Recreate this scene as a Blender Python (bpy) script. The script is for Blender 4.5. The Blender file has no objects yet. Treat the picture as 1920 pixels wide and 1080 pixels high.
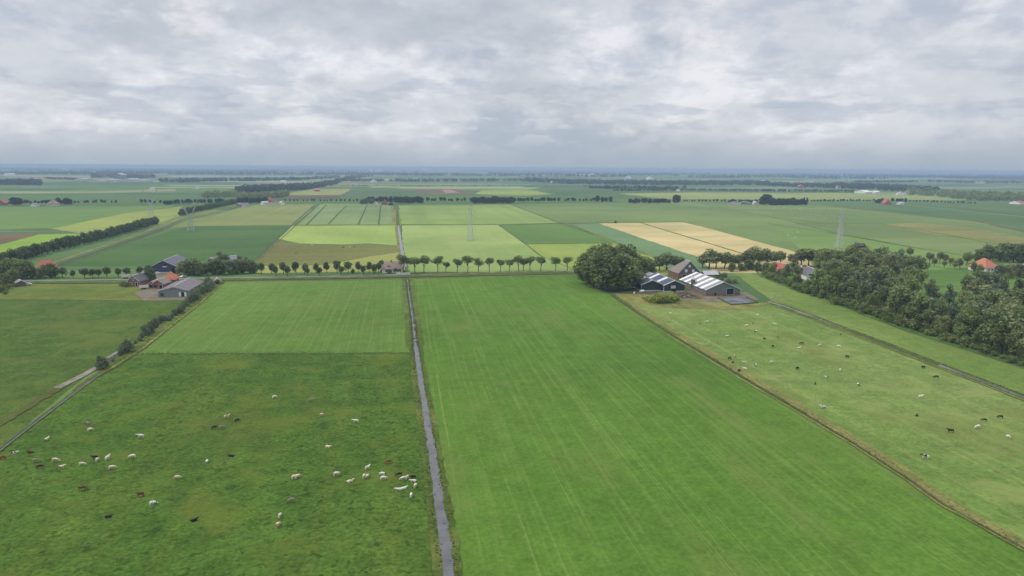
import bpy, bmesh, math, random
import numpy as np
from mathutils import Vector, Matrix
random.seed(7); RNG = np.random.default_rng(7)
S = bpy.context.scene
COL = S.collection
R = math.radians

# ------------------------------------------------------------------ camera
H = 70.0; F = 1280.0                      # height (m), focal length in photo pixels (1920 wide)
VPX = 748.0                               # where lines along +Y meet the horizon in the photo
HZ_MID, HZ_SLOPE = 314.2, 13.0/1920.0     # rendered horizon
PITCH = math.atan((540-HZ_MID)/F); YAW = math.atan((960-VPX)/math.hypot(F, 540-HZ_MID)); ROLL = math.atan(HZ_SLOPE)
CAMROT = Matrix.Rotation(-YAW, 3, 'Z') @ Matrix.Rotation(math.pi/2-PITCH, 3, 'X') @ Matrix.Rotation(ROLL, 3, 'Z')
cd = bpy.data.cameras.new('camera'); cam = bpy.data.objects.new('camera', cd); COL.objects.link(cam)
cd.sensor_width = 36.0; cd.lens = 36.0*F/1920.0; cd.clip_start = 0.5; cd.clip_end = 90000
cam.location = (0, 0, H); cam.rotation_euler = CAMROT.to_euler()
S.camera = cam

def yh_render(x): return HZ_MID + (x-960)*HZ_SLOPE
def yh_photo(x):
    t = (x-960)/960.0
    return 308.5 + 6.25*t + 10.25*t*t
def ray(px, py):
    v = Vector(((px-960)/F, -(py-540)/F, -1.0))
    return CAMROT @ v
def warp(px, py):
    # the photograph's lens bends the horizon a little: far rows are eased onto the straight one
    k = py-yh_photo(px)
    return py + (yh_render(px)-yh_photo(px))*math.exp(-max(0, k)/50.0)
def W(px, py, z=0.0):
    """ground point (metres) seen at photo pixel px, py"""
    y = max(warp(px, py), yh_render(px)+1.2)
    d = ray(px, y)
    t = (z-H)/d.z
    return Vector((d.x*t, d.y*t, z))
def mpp(px, py):
    """metres per photo pixel at the ground point under px, py"""
    p = W(px, py); return (CAMROT.transposed() @ (p-Vector((0, 0, H)))).length/F

def lin(c): return tuple((q/255/12.92 if q/255 <= .04045 else ((q/255+.055)/1.055)**2.4) for q in c)

# ------------------------------------------------------------------ world, sun, exposure
SUN_EL, SUN_AZ = R(50), R(-68)             # azimuth measured from +Y towards +X
w = bpy.data.worlds.new('World'); S.world = w; w.use_nodes = True
nt = w.node_tree; N = nt.nodes; L = nt.links; N.clear()
class G:
    """tiny node-graph helper"""
    def __init__(s, tree): s.t = tree; s.n = tree.nodes; s.l = tree.links
    def new(s, typ, **kw):
        nd = s.n.new(typ)
        for k, v in kw.items(): setattr(nd, k, v)
        return nd
    def put(s, sock, v):
        if isinstance(v, bpy.types.NodeSocket): s.l.new(v, sock)
        elif v is not None: sock.default_value = v
    def math(s, op, a, b=None, c=None, clamp=False):
        nd = s.new('ShaderNodeMath', operation=op, use_clamp=clamp)
        s.put(nd.inputs[0], a); s.put(nd.inputs[1], b); s.put(nd.inputs[2], c)
        return nd.outputs[0]
    def vmath(s, op, a, b=None):
        nd = s.new('ShaderNodeVectorMath', operation=op); s.put(nd.inputs[0], a); s.put(nd.inputs[1], b)
        return nd.outputs[0]
    def xyz(s, x, y, z):
        nd = s.new('ShaderNodeCombineXYZ'); s.put(nd.inputs[0], x); s.put(nd.inputs[1], y); s.put(nd.inputs[2], z)
        return nd.outputs[0]
    def sep(s, v):
        nd = s.new('ShaderNodeSeparateXYZ'); s.put(nd.inputs[0], v); return nd.outputs
    def noise(s, v, scale, detail=4, rough=0.5, dist=0.0):
        nd = s.new('ShaderNodeTexNoise'); s.put(nd.inputs['Vector'], v)
        nd.inputs['Scale'].default_value = scale; nd.inputs['Detail'].default_value = detail
        nd.inputs['Roughness'].default_value = rough; nd.inputs['Distortion'].default_value = dist
        return nd.outputs['Fac']
    def rng(s, v, a, b, c=0.0, d=1.0, smooth=False):
        nd = s.new('ShaderNodeMapRange'); nd.interpolation_type = 'SMOOTHSTEP' if smooth else 'LINEAR'
        s.put(nd.inputs[0], v)
        for i, q in enumerate((a, b, c, d)): s.put(nd.inputs[i+1], q)
        return nd.outputs[0]
    def mix(s, f, a, b, mode='MIX'):
        nd = s.new('ShaderNodeMix', data_type='RGBA', blend_type=mode)
        for i, q in ((0, f), (6, a), (7, b)):
            if isinstance(q, tuple) and len(q) == 3: q = (*q, 1)
            s.put(nd.inputs[i], q)
        return nd.outputs[2]
    def ramp(s, f, stops):
        nd = s.new('ShaderNodeValToRGB'); s.put(nd.inputs[0], f); e = nd.color_ramp.elements
        while len(e) < len(stops): e.new(0.5)
        for q, (p, c) in zip(e, stops): q.position = p; q.color = (*c, 1)
        return nd.outputs[0]
g = G(nt)
d = g.new('ShaderNodeTexCoord').outputs['Generated']
d = g.vmath('NORMALIZE', d)
dx, dy, dz = g.sep(d)
az = g.math('ARCTAN2', dx, dy); el = g.math('ARCSINE', dz)
def blobs(v, lst):
    for px, py, sx, sy, a in lst:
        q = ray(px, py).normalized(); a0, e0 = math.atan2(q.x, q.y), math.asin(q.z)
        ua = g.math('DIVIDE', g.math('SUBTRACT', az, a0), sx/F); ue = g.math('DIVIDE', g.math('SUBTRACT', el, e0), sy/F)
        r2 = g.math('ADD', g.math('MULTIPLY', ua, ua), g.math('MULTIPLY', ue, ue))
        v = g.math('ADD', v, g.math('MULTIPLY', g.math('EXPONENT', g.math('MULTIPLY', r2, -0.7)), a))
    return v
warp_ = g.noise(g.vmath('MULTIPLY', d, (1.0, 1.0, 2.2)), 2.2, 3, .5, .3)
cs = g.vmath('ADD', g.vmath('MULTIPLY', d, (1.0, 1.0, 2.1)), g.xyz(0.0, 0.0, g.math('MULTIPLY', warp_, 0.12)))
def layer(off, scale, det=10, rough=.56): return g.noise(g.vmath('ADD', cs, off), scale, det, rough, .12)
fine = layer((4.1, 2.7, 8.8), 13.0, 9, .62)
def mask(v, lo, hi): return g.rng(v, lo, hi, 0, 1, True)
A1 = blobs(layer((3.3, 9.1, 5.0), 4.6), [(400, 115, 200, 42, .07), (610, 110, 120, 42, .10), (720, -20, 260, 60, -.12), (1700, 55, 260, 50, .07), (1300, 130, 330, 40, .04), (60, 190, 130, 45, .05), (1040, 130, 150, 22, .04), (660, 195, 120, 18, .05)])
A2 = blobs(layer((7.7, 1.4, 2.6), 8.0), [(1160, 252, 34, 9, .16), (1480, 250, 60, 12, .09), (1560, 235, 60, 12, .08), (620, 200, 130, 20, .06), (380, 205, 80, 18, .05), (1200, 180, 240, 30, .04), (1000, 285, 1600, 22, -.12)])
B1 = blobs(layer((1.9, 5.5, 7.3), 4.0), [(740, 35, 220, 48, .10), (980, 0, 240, 22, .10), (60, 55, 170, 22, .07), (1150, 75, 300, 24, .06), (400, 120, 200, 36, -.10), (620, 110, 110, 36, -.10), (1720, 60, 240, 50, -.09), (1600, 150, 300, 30, -.03)])
B2 = blobs(layer((6.1, 0.5, 3.8), 6.5), [(880, 215, 80, 24, .12), (1600, 208, 130, 18, .14), (1480, 215, 60, 14, .05), (640, 262, 200, 12, .10), (420, 180, 200, 12, .08), (1020, 268, 200, 14, .08), (1800, 200, 200, 20, .05)])
cloud = g.mix(g.rng(fine, .35, .65), lin((194, 199, 208)), lin((211, 214, 221)))
cloud = g.mix(g.math('MULTIPLY', mask(A1, .485, .60), .80), cloud, g.mix(g.rng(fine, .42, .58), lin((212, 215, 223)), lin((236, 236, 241))))
cloud = g.mix(g.math('MULTIPLY', mask(B1, .49, .64), .75), cloud, g.mix(g.rng(fine, .35, .65), lin((174, 182, 192)), lin((189, 195, 203))))
cloud = g.mix(g.math('MULTIPLY', mask(A2, .54, .65), .60), cloud, g.mix(g.rng(fine, .40, .60), lin((208, 211, 219)), lin((232, 231, 233))))
cloud = g.mix(g.math('MULTIPLY', mask(B2, .53, .65), .50), cloud, lin((160, 174, 193)))
low = g.math('MULTIPLY', g.rng(dz, .012, .05, 0, 1, True), g.rng(dz, .10, .17, 1, 0, True))
C1 = g.noise(g.vmath('MULTIPLY', d, (1.0, 1.0, 3.6)), 13.0, 9, .58, .15); C2 = g.noise(g.vmath('ADD', g.vmath('MULTIPLY', d, (1.0, 1.0, 4.2)), (5.0, 2.0, 7.0)), 8.0, 8, .56, .1)
cloud = g.mix(g.math('MULTIPLY', g.math('MULTIPLY', mask(C2, .50, .62), low), .55), cloud, lin((170, 181, 196)))
cloud = g.mix(g.math('MULTIPLY', g.math('MULTIPLY', mask(C1, .54, .63), low), .60), cloud, lin((206, 210, 218)))
cloud = g.mix(g.rng(dz, 0.0, 0.060, 0.85, 0.0, True), cloud, lin((157, 172, 188)))
boost = g.rng(dz, 0.28, 0.85, 1.0, 2.25, True)
sky = g.new('ShaderNodeTexSky', sky_type='NISHITA'); sky.sun_disc = False
sky.sun_elevation = SUN_EL; sky.sun_rotation = SUN_AZ; sky.altitude = 0
b1 = g.new('ShaderNodeBackground'); L.new(sky.outputs[0], b1.inputs[0]); b1.inputs[1].default_value = 0.10
b2 = g.new('ShaderNodeBackground'); L.new(cloud, b2.inputs[0]); L.new(boost, b2.inputs[1])
mx = g.new('ShaderNodeMixShader'); mx.inputs[0].default_value = 0.94      # nearly closed cloud cover over the clear sky
L.new(b1.outputs[0], mx.inputs[1]); L.new(b2.outputs[0], mx.inputs[2])
out = g.new('ShaderNodeOutputWorld'); L.new(mx.outputs[0], out.inputs[0])
sl = bpy.data.lights.new('sun', 'SUN'); sl.energy = 2.0; sl.angle = R(8); sl.color = (1.0, .95, .87)
so = bpy.data.objects.new('sun', sl); COL.objects.link(so)
sd = Vector((math.sin(SUN_AZ)*math.cos(SUN_EL), math.cos(SUN_AZ)*math.cos(SUN_EL), math.sin(SUN_EL)))
so.rotation_euler = sd.to_track_quat('Z', 'Y').to_euler(); so.location = (0, -200, 400)
S.view_settings.view_transform = 'Standard'; S.view_settings.look = 'None'
S.view_settings.exposure = 0.10; S.view_settings.gamma = 1.0
S.render.engine = 'CYCLES'
cy = S.cycles; cy.use_denoising = True; cy.max_bounces = 5; cy.volume_bounces = 1; cy.transparent_max_bounces = 6
cy.diffuse_bounces = 3; cy.glossy_bounces = 2; cy.sample_clamp_indirect = 4

# ------------------------------------------------------------------ materials
LIT = 1.75        # how much brighter than its albedo a flat surface renders in this light
def A(r, g_, b): return tuple(q/LIT for q in lin((r, g_, b)))
def base_mat(name, rough=0.9, spec=0.2):
    m = bpy.data.materials.new(name); m.use_nodes = True
    gg = G(m.node_tree); b = m.node_tree.nodes['Principled BSDF']
    b.inputs['Roughness'].default_value = rough; b.inputs['Specular IOR Level'].default_value = spec
    return m, gg, b
def bump(gg, b, h, strength, dist):
    nd = gg.new('ShaderNodeBump'); nd.inputs['Strength'].default_value = strength; nd.inputs['Distance'].default_value = dist
    gg.put(nd.inputs['Height'], h); gg.l.new(nd.outputs[0], b.inputs['Normal'])
WARM = (1.05, 1.0, .80)
def field_mat(name, c1, c2, c3=None, stripe=0.0, sdir='y', swid=0.5, big=0.012, tuft=0.0, fine=0.35, wheel=0.0, off=0.0, tone=.5, worn=None):
    """c1/c2: broad variation; c3: colour of stripes along the working direction; tuft: dark tussocks; wheel: pale tramlines"""
    c1, c2 = [tuple(q*k for q, k in zip(c_, WARM)) for c_ in (c1, c2)]
    if c3: c3 = tuple(q*k for q, k in zip(c3, WARM))
    m, gg, b = base_mat(name, 1.0, 0.05)
    p = gg.new('ShaderNodeNewGeometry').outputs['Position']
    p = gg.vmath('ADD', p, (off*97.0, off*53.0, off))
    x, y, z = gg.sep(p)
    if sdir == 'x': x, y = y, x
    nb = gg.noise(p, big, 5, .55, .4)
    col = gg.mix(gg.rng(nb, tone-.2, tone+.2, 0, 1, True), c1, c2)
    if c3 is not None:
        ns = gg.noise(gg.xyz(gg.math('MULTIPLY', x, swid), gg.math('MULTIPLY', y, swid*.012), 0), 1.0, 5, .62)
        col = gg.mix(gg.math('MULTIPLY', gg.rng(ns, .47, .66, 0, 1, True), stripe), col, c3)
    if wheel > 0:
        for per, ph, wd in ((21.0, 0.0, .13), (21.0, 1.9, .13), (11.3, 6.0, .09), (7.1, 2.2, .07)):
            xx = gg.math('ADD', x, gg.math('MULTIPLY', gg.noise(gg.xyz(gg.math('MULTIPLY', x, .03), gg.math('MULTIPLY', y, .006), 3.0), 1.0, 2), 5.0))
            fr = gg.math('ABSOLUTE', gg.math('SUBTRACT', gg.math('FRACT', gg.math('DIVIDE', gg.math('ADD', xx, ph), per)), .5))
            ln = gg.rng(fr, 0.0, wd/per*2.6, 1, 0, True)
            brk = gg.rng(gg.noise(gg.xyz(gg.math('MULTIPLY', x, .08), gg.math('MULTIPLY', y, .012), 9.0+ph), 1.0, 3), .47, .60, 0, 1, True)
            col = gg.mix(gg.math('MULTIPLY', gg.math('MULTIPLY', ln, brk), wheel), col, c3 or c2)
    nm = gg.noise(p, .16, 5, .6, .3)
    nf = gg.noise(p, 1.1, 4, .65)
    col = gg.mix(1.0, col, gg.ramp(nm, [(.30, (1-fine*.6,)*3), (.70, (1+fine*.45,)*3)]), 'MULTIPLY')
    col = gg.mix(1.0, col, gg.ramp(nf, [(.28, (1-fine,)*3), (.72, (1+fine*.8,)*3)]), 'MULTIPLY')
    np_ = gg.noise(gg.xyz(gg.math('MULTIPLY', x, .0045), gg.math('MULTIPLY', y, .0045), off*1.7), 1.0, 5, .55, .5)
    col = gg.mix(1.0, col, gg.ramp(np_, [(.33, (.86, .87, .90)), (.50, (1.0, 1.0, 1.0)), (.68, (1.20, 1.15, 1.18))]), 'MULTIPLY')
    if tuft > 0:
        vo = gg.noise(gg.vmath('ADD', p, (7.0, 3.0, 1.0)), .55, 3, .7, .6)
        col = gg.mix(gg.math('MULTIPLY', gg.rng(vo, .55, .64, 0, 1, True), tuft), col, tuple(q*.48 for q in c1))
        vy = gg.noise(gg.vmath('ADD', p, (70.0, 31.0, 1.0)), .05, 4, .6, .5)
        col = gg.mix(gg.math('MULTIPLY', gg.rng(vy, .50, .68, 0, 1, True), .6), col, c3 or c2)
    if worn:
        wx = gg.noise(gg.xyz(gg.math('MULTIPLY', x, .045), gg.math('MULTIPLY', y, .018), 4.0), 1.0, 5, .6, .4)
        wf = gg.math('MULTIPLY', gg.rng(wx, .50, .72, 0, 1, True), gg.rng(nf, .3, .6, .35, 1))
        col = gg.mix(gg.math('MULTIPLY', wf, worn[1]), col, tuple(q*k for q, k in zip(worn[0], WARM)))
    gg.l.new(col, b.inputs['Base Color'])
    bump(gg, b, nf, .55, .35)
    return m
def solid_mat(name, c, c2=None, scale=.8, rough=.8, spec=.25, rnd=.0, coord='Object', det=4, bmp=0.0, metal=0.0):
    m, gg, b = base_mat(name, rough, spec)
    tc = gg.new('ShaderNodeTexCoord').outputs['Object'] if coord == 'Object' else gg.new('ShaderNodeNewGeometry').outputs['Position']
    n = gg.noise(tc, scale, det, .6, .2)
    c2 = c2 or tuple(q*.72 for q in c)
    col = gg.mix(gg.rng(n, .35, .65, 0, 1), c, c2)
    if rnd:
        rr = gg.new('ShaderNodeObjectInfo').outputs['Random']
        hs = gg.new('ShaderNodeHueSaturation'); gg.l.new(col, hs.inputs['Color'])
        gg.put(hs.inputs['Value'], gg.rng(rr, 0, 1, 1-rnd, 1+rnd)); gg.put(hs.inputs['Hue'], gg.rng(gg.math('FRACT', gg.math('MULTIPLY', rr, 7.3)), 0, 1, .5-rnd*.045, .5+rnd*.045))
        col = hs.outputs[0]
    gg.l.new(col, b.inputs['Base Color']); b.inputs['Metallic'].default_value = metal
    if bmp: bump(gg, b, n, bmp, .3)
    return m
def leaf_mat(name, c, c2, rnd=.22):
    """leaves: tone varies from clump to clump and tree to tree; some light passes through"""
    m, gg, b = base_mat(name, .75, .25)
    p = gg.new('ShaderNodeNewGeometry').outputs['Position']
    n = gg.noise(p, .55, 3, .6); nf = gg.noise(p, 2.7, 2, .6)
    col = gg.mix(gg.rng(gg.math('ADD', gg.math('MULTIPLY', n, .6), gg.math('MULTIPLY', nf, .4)), .38, .62, 0, 1, True), c, c2)
    rr = gg.new('ShaderNodeObjectInfo').outputs['Random']
    hs = gg.new('ShaderNodeHueSaturation'); gg.l.new(col, hs.inputs['Color'])
    gg.put(hs.inputs['Value'], gg.rng(rr, 0, 1, 1-rnd, 1+rnd)); gg.put(hs.inputs['Hue'], gg.rng(gg.math('FRACT', gg.math('MULTIPLY', rr, 7.3)), 0, 1, .488, .51))
    gg.l.new(hs.outputs[0], b.inputs['Base Color'])
    tr = gg.new('ShaderNodeBsdfTranslucent'); gg.l.new(hs.outputs[0], tr.inputs[0])
    ms = gg.new('ShaderNodeMixShader'); ms.inputs[0].default_value = .32
    gg.l.new(b.outputs[0], ms.inputs[1]); gg.l.new(tr.outputs[0], ms.inputs[2])
    gg.l.new(ms.outputs[0], m.node_tree.nodes['Material Output'].inputs[0])
    return m
def water_mat(name, c, rough=.08, spec=.5):
    m, gg, b = base_mat(name, rough, spec); b.inputs['IOR'].default_value = 1.33
    p = gg.new('ShaderNodeNewGeometry').outputs['Position']
    n = gg.noise(p, .25, 4, .6); nf = gg.noise(p, 1.3, 4, .6)
    gg.l.new(gg.mix(gg.rng(n, .4, .68, 0, 1), c, tuple(q*.66 for q in c)), b.inputs['Base Color'])
    bump(gg, b, nf, .05, .03)
    return m
def sheet_mat(name, c, c2, period, axis='y', duty=.45, gap=None):
    """profiled sheets with translucent light strips across the slope, laid along local axis"""
    m, gg, b = base_mat(name, .55, .35)
    o = gg.new('ShaderNodeTexCoord').outputs['Object']; x, y, z = gg.sep(o)
    k = {'x': x, 'y': y, 'z': z}[axis]
    f = gg.math('FRACT', gg.math('DIVIDE', k, period))
    n = gg.noise(o, .7, 5, .65)
    col = gg.mix(gg.math('GREATER_THAN', f, duty), c, c2)
    col = gg.mix(1.0, col, gg.ramp(n, [(.3, (.72,)*3), (.7, (1.1,)*3)]), 'MULTIPLY')
    rib = gg.math('FRACT', gg.math('MULTIPLY', k, 1.0)); 
    col = gg.mix(1.0, col, gg.ramp(rib, [(.0, (.86,)*3), (.12, (1,)*3)]), 'MULTIPLY')
    gg.l.new(col, b.inputs['Base Color'])
    return m
def patch_mat(name, c, c2, lo, hi, scale=.9):
    """animal coat: patches of two colours that differ from one animal to the next"""
    m, gg, b = base_mat(name, .8, .2)
    o = gg.new('ShaderNodeTexCoord').outputs['Object']; rr = gg.new('ShaderNodeObjectInfo').outputs['Random']
    q = gg.vmath('ADD', o, gg.xyz(gg.math('MULTIPLY', rr, 91.0), gg.math('MULTIPLY', rr, 37.0), 0))
    n = gg.noise(q, scale, 2, .5, .5)
    gg.l.new(gg.mix(gg.rng(n, lo, hi, 0, 1), c, c2), b.inputs['Base Color'])
    return m

M = {}
M['water'] = water_mat('ditch_water', (.115, .115, .118), .16)
M['water_dark'] = water_mat('dark_ditch_water', (.045, .055, .040), .5, .12)
M['asphalt'] = solid_mat('asphalt', A(150, 155, 150), A(128, 134, 128), .15, coord='W')
M['concrete'] = solid_mat('concrete', A(175, 168, 150), A(125, 120, 104), .22, coord='W', det=6)
M['gravel'] = solid_mat('gravel', A(146, 132, 112), A(112, 106, 82), .18, coord='W', det=7)
M['mud'] = solid_mat('mud', A(104, 98, 66), A(78, 82, 46), .3, coord='W', det=7)
M['soil'] = field_mat('bare_soil', A(140, 118, 104), A(128, 112, 92), A(112, 104, 84), .5, 'x', .3)
M['straw'] = field_mat('dry_grass', A(162, 160, 106), A(122, 132, 78), A(172, 166, 118), .5, 'y', .6, .05)
M['verge'] = field_mat('verge_grass', A(104, 124, 66), A(86, 112, 56), A(140, 146, 88), .5, 'x', .5, tuft=.5)
M['worn'] = field_mat('worn_grass', A(112, 114, 74), A(100, 110, 64), A(122, 118, 84), .5, 'y', .5, .05, fine=.3)
M['reed'] = solid_mat('reed', A(112, 130, 66), A(138, 142, 84), .3, coord='W')
M['reed_dark'] = solid_mat('dark_reed', A(98, 112, 60), A(126, 130, 74), .35, coord='W')
M['bark'] = solid_mat('bark', (.085, .068, .05), (.05, .042, .032), 2.0)
M['brick'] = solid_mat('brick', (.26, .13, .09), (.18, .10, .075), 1.4)
M['white'] = solid_mat('white_paint', (.74, .74, .72), (.62, .62, .60), .7)
M['cream'] = solid_mat('cream_plaster', (.58, .55, .48), (.46, .43, .37), .6)
M['dark_green'] = solid_mat('green_cladding', (.022, .045, .034), (.016, .034, .026), .5, .6)
M['dark_blue'] = solid_mat('slate_blue_cladding', (.055, .068, .10), (.042, .052, .08), .5, .6)
M['grey_clad'] = solid_mat('grey_green_cladding', (.15, .19, .17), (.12, .155, .14), .5, .6)
M['light_clad'] = solid_mat('pale_cladding', (.20, .235, .21), (.165, .19, .175), .5, .7)
M['black'] = solid_mat('dark_opening', (.010, .010, .012), (.016, .016, .018), .5)
M['glass'] = solid_mat('window_glass', (.05, .06, .07), (.10, .12, .13), .6, .15, .5)
M['red_tile'] = solid_mat('red_tiles', (.40, .115, .08), (.32, .095, .065), .8)
M['orange_tile'] = solid_mat('orange_tiles', (.45, .17, .095), (.37, .14, .08), .8)
M['brown_tile'] = solid_mat('brown_tiles', (.235, .195, .165), (.175, .15, .13), .9)
M['slate'] = solid_mat('slate_tiles', (.135, .13, .145), (.10, .096, .11), .9)
M['thatch'] = solid_mat('thatch', (.27, .20, .165), (.215, .165, .14), 1.2)
M['grey_roof'] = solid_mat('fibre_cement', (.23, .225, .23), (.165, .16, .165), .5)
M['pale_roof'] = solid_mat('pale_fibre_cement', (.42, .42, .43), (.33, .33, .34), .5)
M['trim'] = solid_mat('pale_trim', (.55, .55, .55), (.45, .45, .45), .6)
M['steel'] = solid_mat('galvanised_steel', (.42, .44, .43), (.36, .38, .37), .5, .5, .4)
M['timber'] = solid_mat('old_timber', (.17, .125, .085), (.10, .075, .055), 1.1)
M['plastic'] = solid_mat('black_plastic_sheet', (.055, .058, .068), (.15, .155, .175), .22, .6, .25, coord='W', det=6)
M['striped_roof'] = sheet_mat('striped_roof', (.24, .235, .245), (.72, .71, .70), 7.4, 'y', .55)
M['solar_roof'] = sheet_mat('blue_striped_roof', (.055, .062, .095), (.62, .62, .65), 13.0, 'y', .72)
M['slate_roof'] = sheet_mat('purple_grey_roof', (.115, .115, .145), (.085, .085, .11), 5.0, 'y', .6)
M['brown_roof'] = sheet_mat('brown_grey_roof', (.155, .125, .125), (.115, .10, .10), 6.0, 'y', .6)
M['leaf_dark'] = leaf_mat('dark_leaves', (.092, .138, .036), (.230, .275, .090))
M['leaf_mid'] = leaf_mat('green_leaves', (.096, .142, .046), (.245, .290, .115))
M['leaf_olive'] = leaf_mat('olive_leaves', (.120, .150, .050), (.285, .310, .130))
M['leaf_row'] = leaf_mat('row_leaves', (.094, .148, .042), (.220, .272, .098), .18)
M['leaf_small'] = leaf_mat('small_dark_leaves', (.060, .098, .030), (.140, .186, .066), .18)
M['leaf_willow'] = leaf_mat('willow_leaves', (.085, .125, .058), (.205, .250, .135))
M['leaf_lime'] = leaf_mat('lime_leaves', (.20, .26, .03), (.36, .40, .06), .10)
M['leaf_yellow'] = leaf_mat('yellow_leaves', (.30, .26, .02), (.40, .34, .05), .06)
M['leaf_rust'] = leaf_mat('rusty_leaves', (.24, .13, .05), (.34, .20, .08), .06)
M['leaf_far'] = leaf_mat('far_leaves', (0.018, 0.029, 0.013), (0.034, 0.048, 0.023), .18)

# ------------------------------------------------------------------ mesh helpers
def link(name, me, parent=None, loc=(0, 0, 0), rz=0.0):
    o = bpy.data.objects.new(name, me); COL.objects.link(o)
    o.location = loc; o.rotation_euler = (0, 0, rz)
    if parent: o.parent = parent
    return o
def pyd(name, verts, faces, mat=None, smooth=False):
    me = bpy.data.meshes.new(name); me.from_pydata([tuple(q) for q in verts], [], [tuple(f) for f in faces])
    if mat: me.materials.append(M[mat] if isinstance(mat, str) else mat)
    if smooth: me.shade_smooth()
    me.update(); return me
class MB:
    def __init__(s): s.v = []; s.f = []
    def add(s, vs, fs):
        k = len(s.v); s.v += [Vector(q) for q in vs]; s.f += [tuple(i+k for i in f) for f in fs]; return s
    def box(s, x0, x1, y0, y1, z0, z1):
        return s.add([(x0, y0, z0), (x1, y0, z0), (x1, y1, z0), (x0, y1, z0), (x0, y0, z1), (x1, y0, z1), (x1, y1, z1), (x0, y1, z1)],
                     [(3, 2, 1, 0), (4, 5, 6, 7), (0, 1, 5, 4), (1, 2, 6, 5), (2, 3, 7, 6), (3, 0, 4, 7)])
    def bar(s, a, b, r, n=4, r2=None):
        a, b = Vector(a), Vector(b); t = (b-a).normalized(); u = t.orthogonal().normalized(); w_ = t.cross(u); r2 = r if r2 is None else r2
        vs = [c+(u*math.cos(2*math.pi*i/n)+w_*math.sin(2*math.pi*i/n))*rr for c, rr in ((a, r), (b, r2)) for i in range(n)]
        fs = [(i, (i+1) % n, n+(i+1) % n, n+i) for i in range(n)] + [tuple(range(n-1, -1, -1)), tuple(range(n, 2*n))]
        return s.add(vs, fs)
    def slab(s, pts, th):
        """a flat polygon given thickness th along its normal"""
        pts = [Vector(p) for p in pts]; n = (pts[1]-pts[0]).cross(pts[2]-pts[0]).normalized(); k = len(pts)
        return s.add(pts+[p-n*th for p in pts], [tuple(range(k)), tuple(range(2*k-1, k-1, -1))]+[(i, k+i, k+(i+1) % k, (i+1) % k) for i in range(k)])
    def build(s, name, mat, parent=None, loc=(0, 0, 0), rz=0.0, smooth=False):
        me = pyd(name, s.v, s.f, mat, smooth)
        bm = bmesh.new(); bm.from_mesh(me); bmesh.ops.recalc_face_normals(bm, faces=bm.faces); bm.to_mesh(me); bm.free()
        return link(name, me, parent, loc, rz)
def tag(o, label=None, cat=None, group=None, kind=None):
    if label: o['label'] = label
    if cat: o['category'] = cat
    if group: o['group'] = group
    if kind: o['kind'] = kind
    return o
def empty(name, loc, rz=0.0, label=None, cat=None, group=None):
    o = bpy.data.objects.new(name, None); COL.objects.link(o); o.location = loc; o.rotation_euler = (0, 0, rz)
    o.empty_display_size = .5
    return tag(o, label, cat, group)
ONES = ['', 'first', 'second', 'third', 'fourth', 'fifth', 'sixth', 'seventh', 'eighth', 'ninth', 'tenth', 'eleventh', 'twelfth', 'thirteenth', 'fourteenth',
        'fifteenth', 'sixteenth', 'seventeenth', 'eighteenth', 'nineteenth']
def nth(i, n=None):
    if n and i == n and n > 1: return 'rightmost'
    if i == 1: return 'leftmost'
    if i < 20: return ONES[i]
    if i >= 100: return 'hundredth' if i == 100 else 'hundred-and-'+nth(i-100).replace('leftmost', 'first')
    t, u = divmod(i, 10)
    if u == 0: return {2: 'twentieth', 3: 'thirtieth', 4: 'fortieth', 5: 'fiftieth', 6: 'sixtieth', 7: 'seventieth', 8: 'eightieth', 9: 'ninetieth'}[t]
    return {2: 'twenty', 3: 'thirty', 4: 'forty', 5: 'fifty', 6: 'sixty', 7: 'seventy', 8: 'eighty', 9: 'ninety'}[t]+'-'+ONES[u]
def from_left(i, n):
    return nth(i, n) if i in (1, n) else nth(i)+' from left'

# ------------------------------------------------------------------ ground and fields
def gm():
    m, gg, b = base_mat('ground_patchwork', 1.0, .05)
    p = gg.new('ShaderNodeNewGeometry').outputs['Position']; x, y, z = gg.sep(p)
    fx = gg.math('FLOOR', gg.math('DIVIDE', x, 460.0))
    wn0 = gg.new('ShaderNodeTexWhiteNoise', noise_dimensions='1D'); gg.put(wn0.inputs['W'], fx)
    yy = gg.math('ADD', gg.math('DIVIDE', y, 330.0), gg.math('MULTIPLY', wn0.outputs[0], 3.0))
    wn = gg.new('ShaderNodeTexWhiteNoise', noise_dimensions='2D'); gg.put(wn.inputs['Vector'], gg.xyz(fx, gg.math('FLOOR', yy), 0))
    col = gg.ramp(wn.outputs[0], [(0, A(98, 130, 78)), (.25, A(110, 140, 84)), (.45, A(92, 122, 80)), (.62, A(132, 152, 96)), (.80, A(104, 134, 88)), (.93, A(150, 152, 108)), (1, A(140, 124, 104))])
    col.node.color_ramp.interpolation = 'CONSTANT'
    fy = gg.math('FRACT', yy); fxx = gg.math('FRACT', gg.math('DIVIDE', x, 460.0))
    edge = gg.math('MAXIMUM', gg.rng(fy, 0, .02, 1, 0), gg.rng(fxx, 0, .012, 1, 0))
    col = gg.mix(gg.math('MULTIPLY', edge, .55), col, A(62, 86, 52))
    n = gg.noise(p, .012, 6, .6); col = gg.mix(1.0, col, gg.ramp(n, [(.3, (.82,)*3), (.7, (1.14,)*3)]), 'MULTIPLY')
    nf = gg.noise(p, .9, 4, .6); col = gg.mix(1.0, col, gg.ramp(nf, [(.3, (.75,)*3), (.7, (1.25,)*3)]), 'MULTIPLY')
    col = gg.mix(1.0, col, (1.05, 1.0, .84), 'MULTIPLY')
    gg.l.new(col, b.inputs['Base Color'])
    return m
M['ground'] = gm()
EXT = 26000
gv = [(-EXT, -2000, 0), (EXT, -2000, 0), (EXT, EXT, 0), (-EXT, EXT, 0)]
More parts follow.
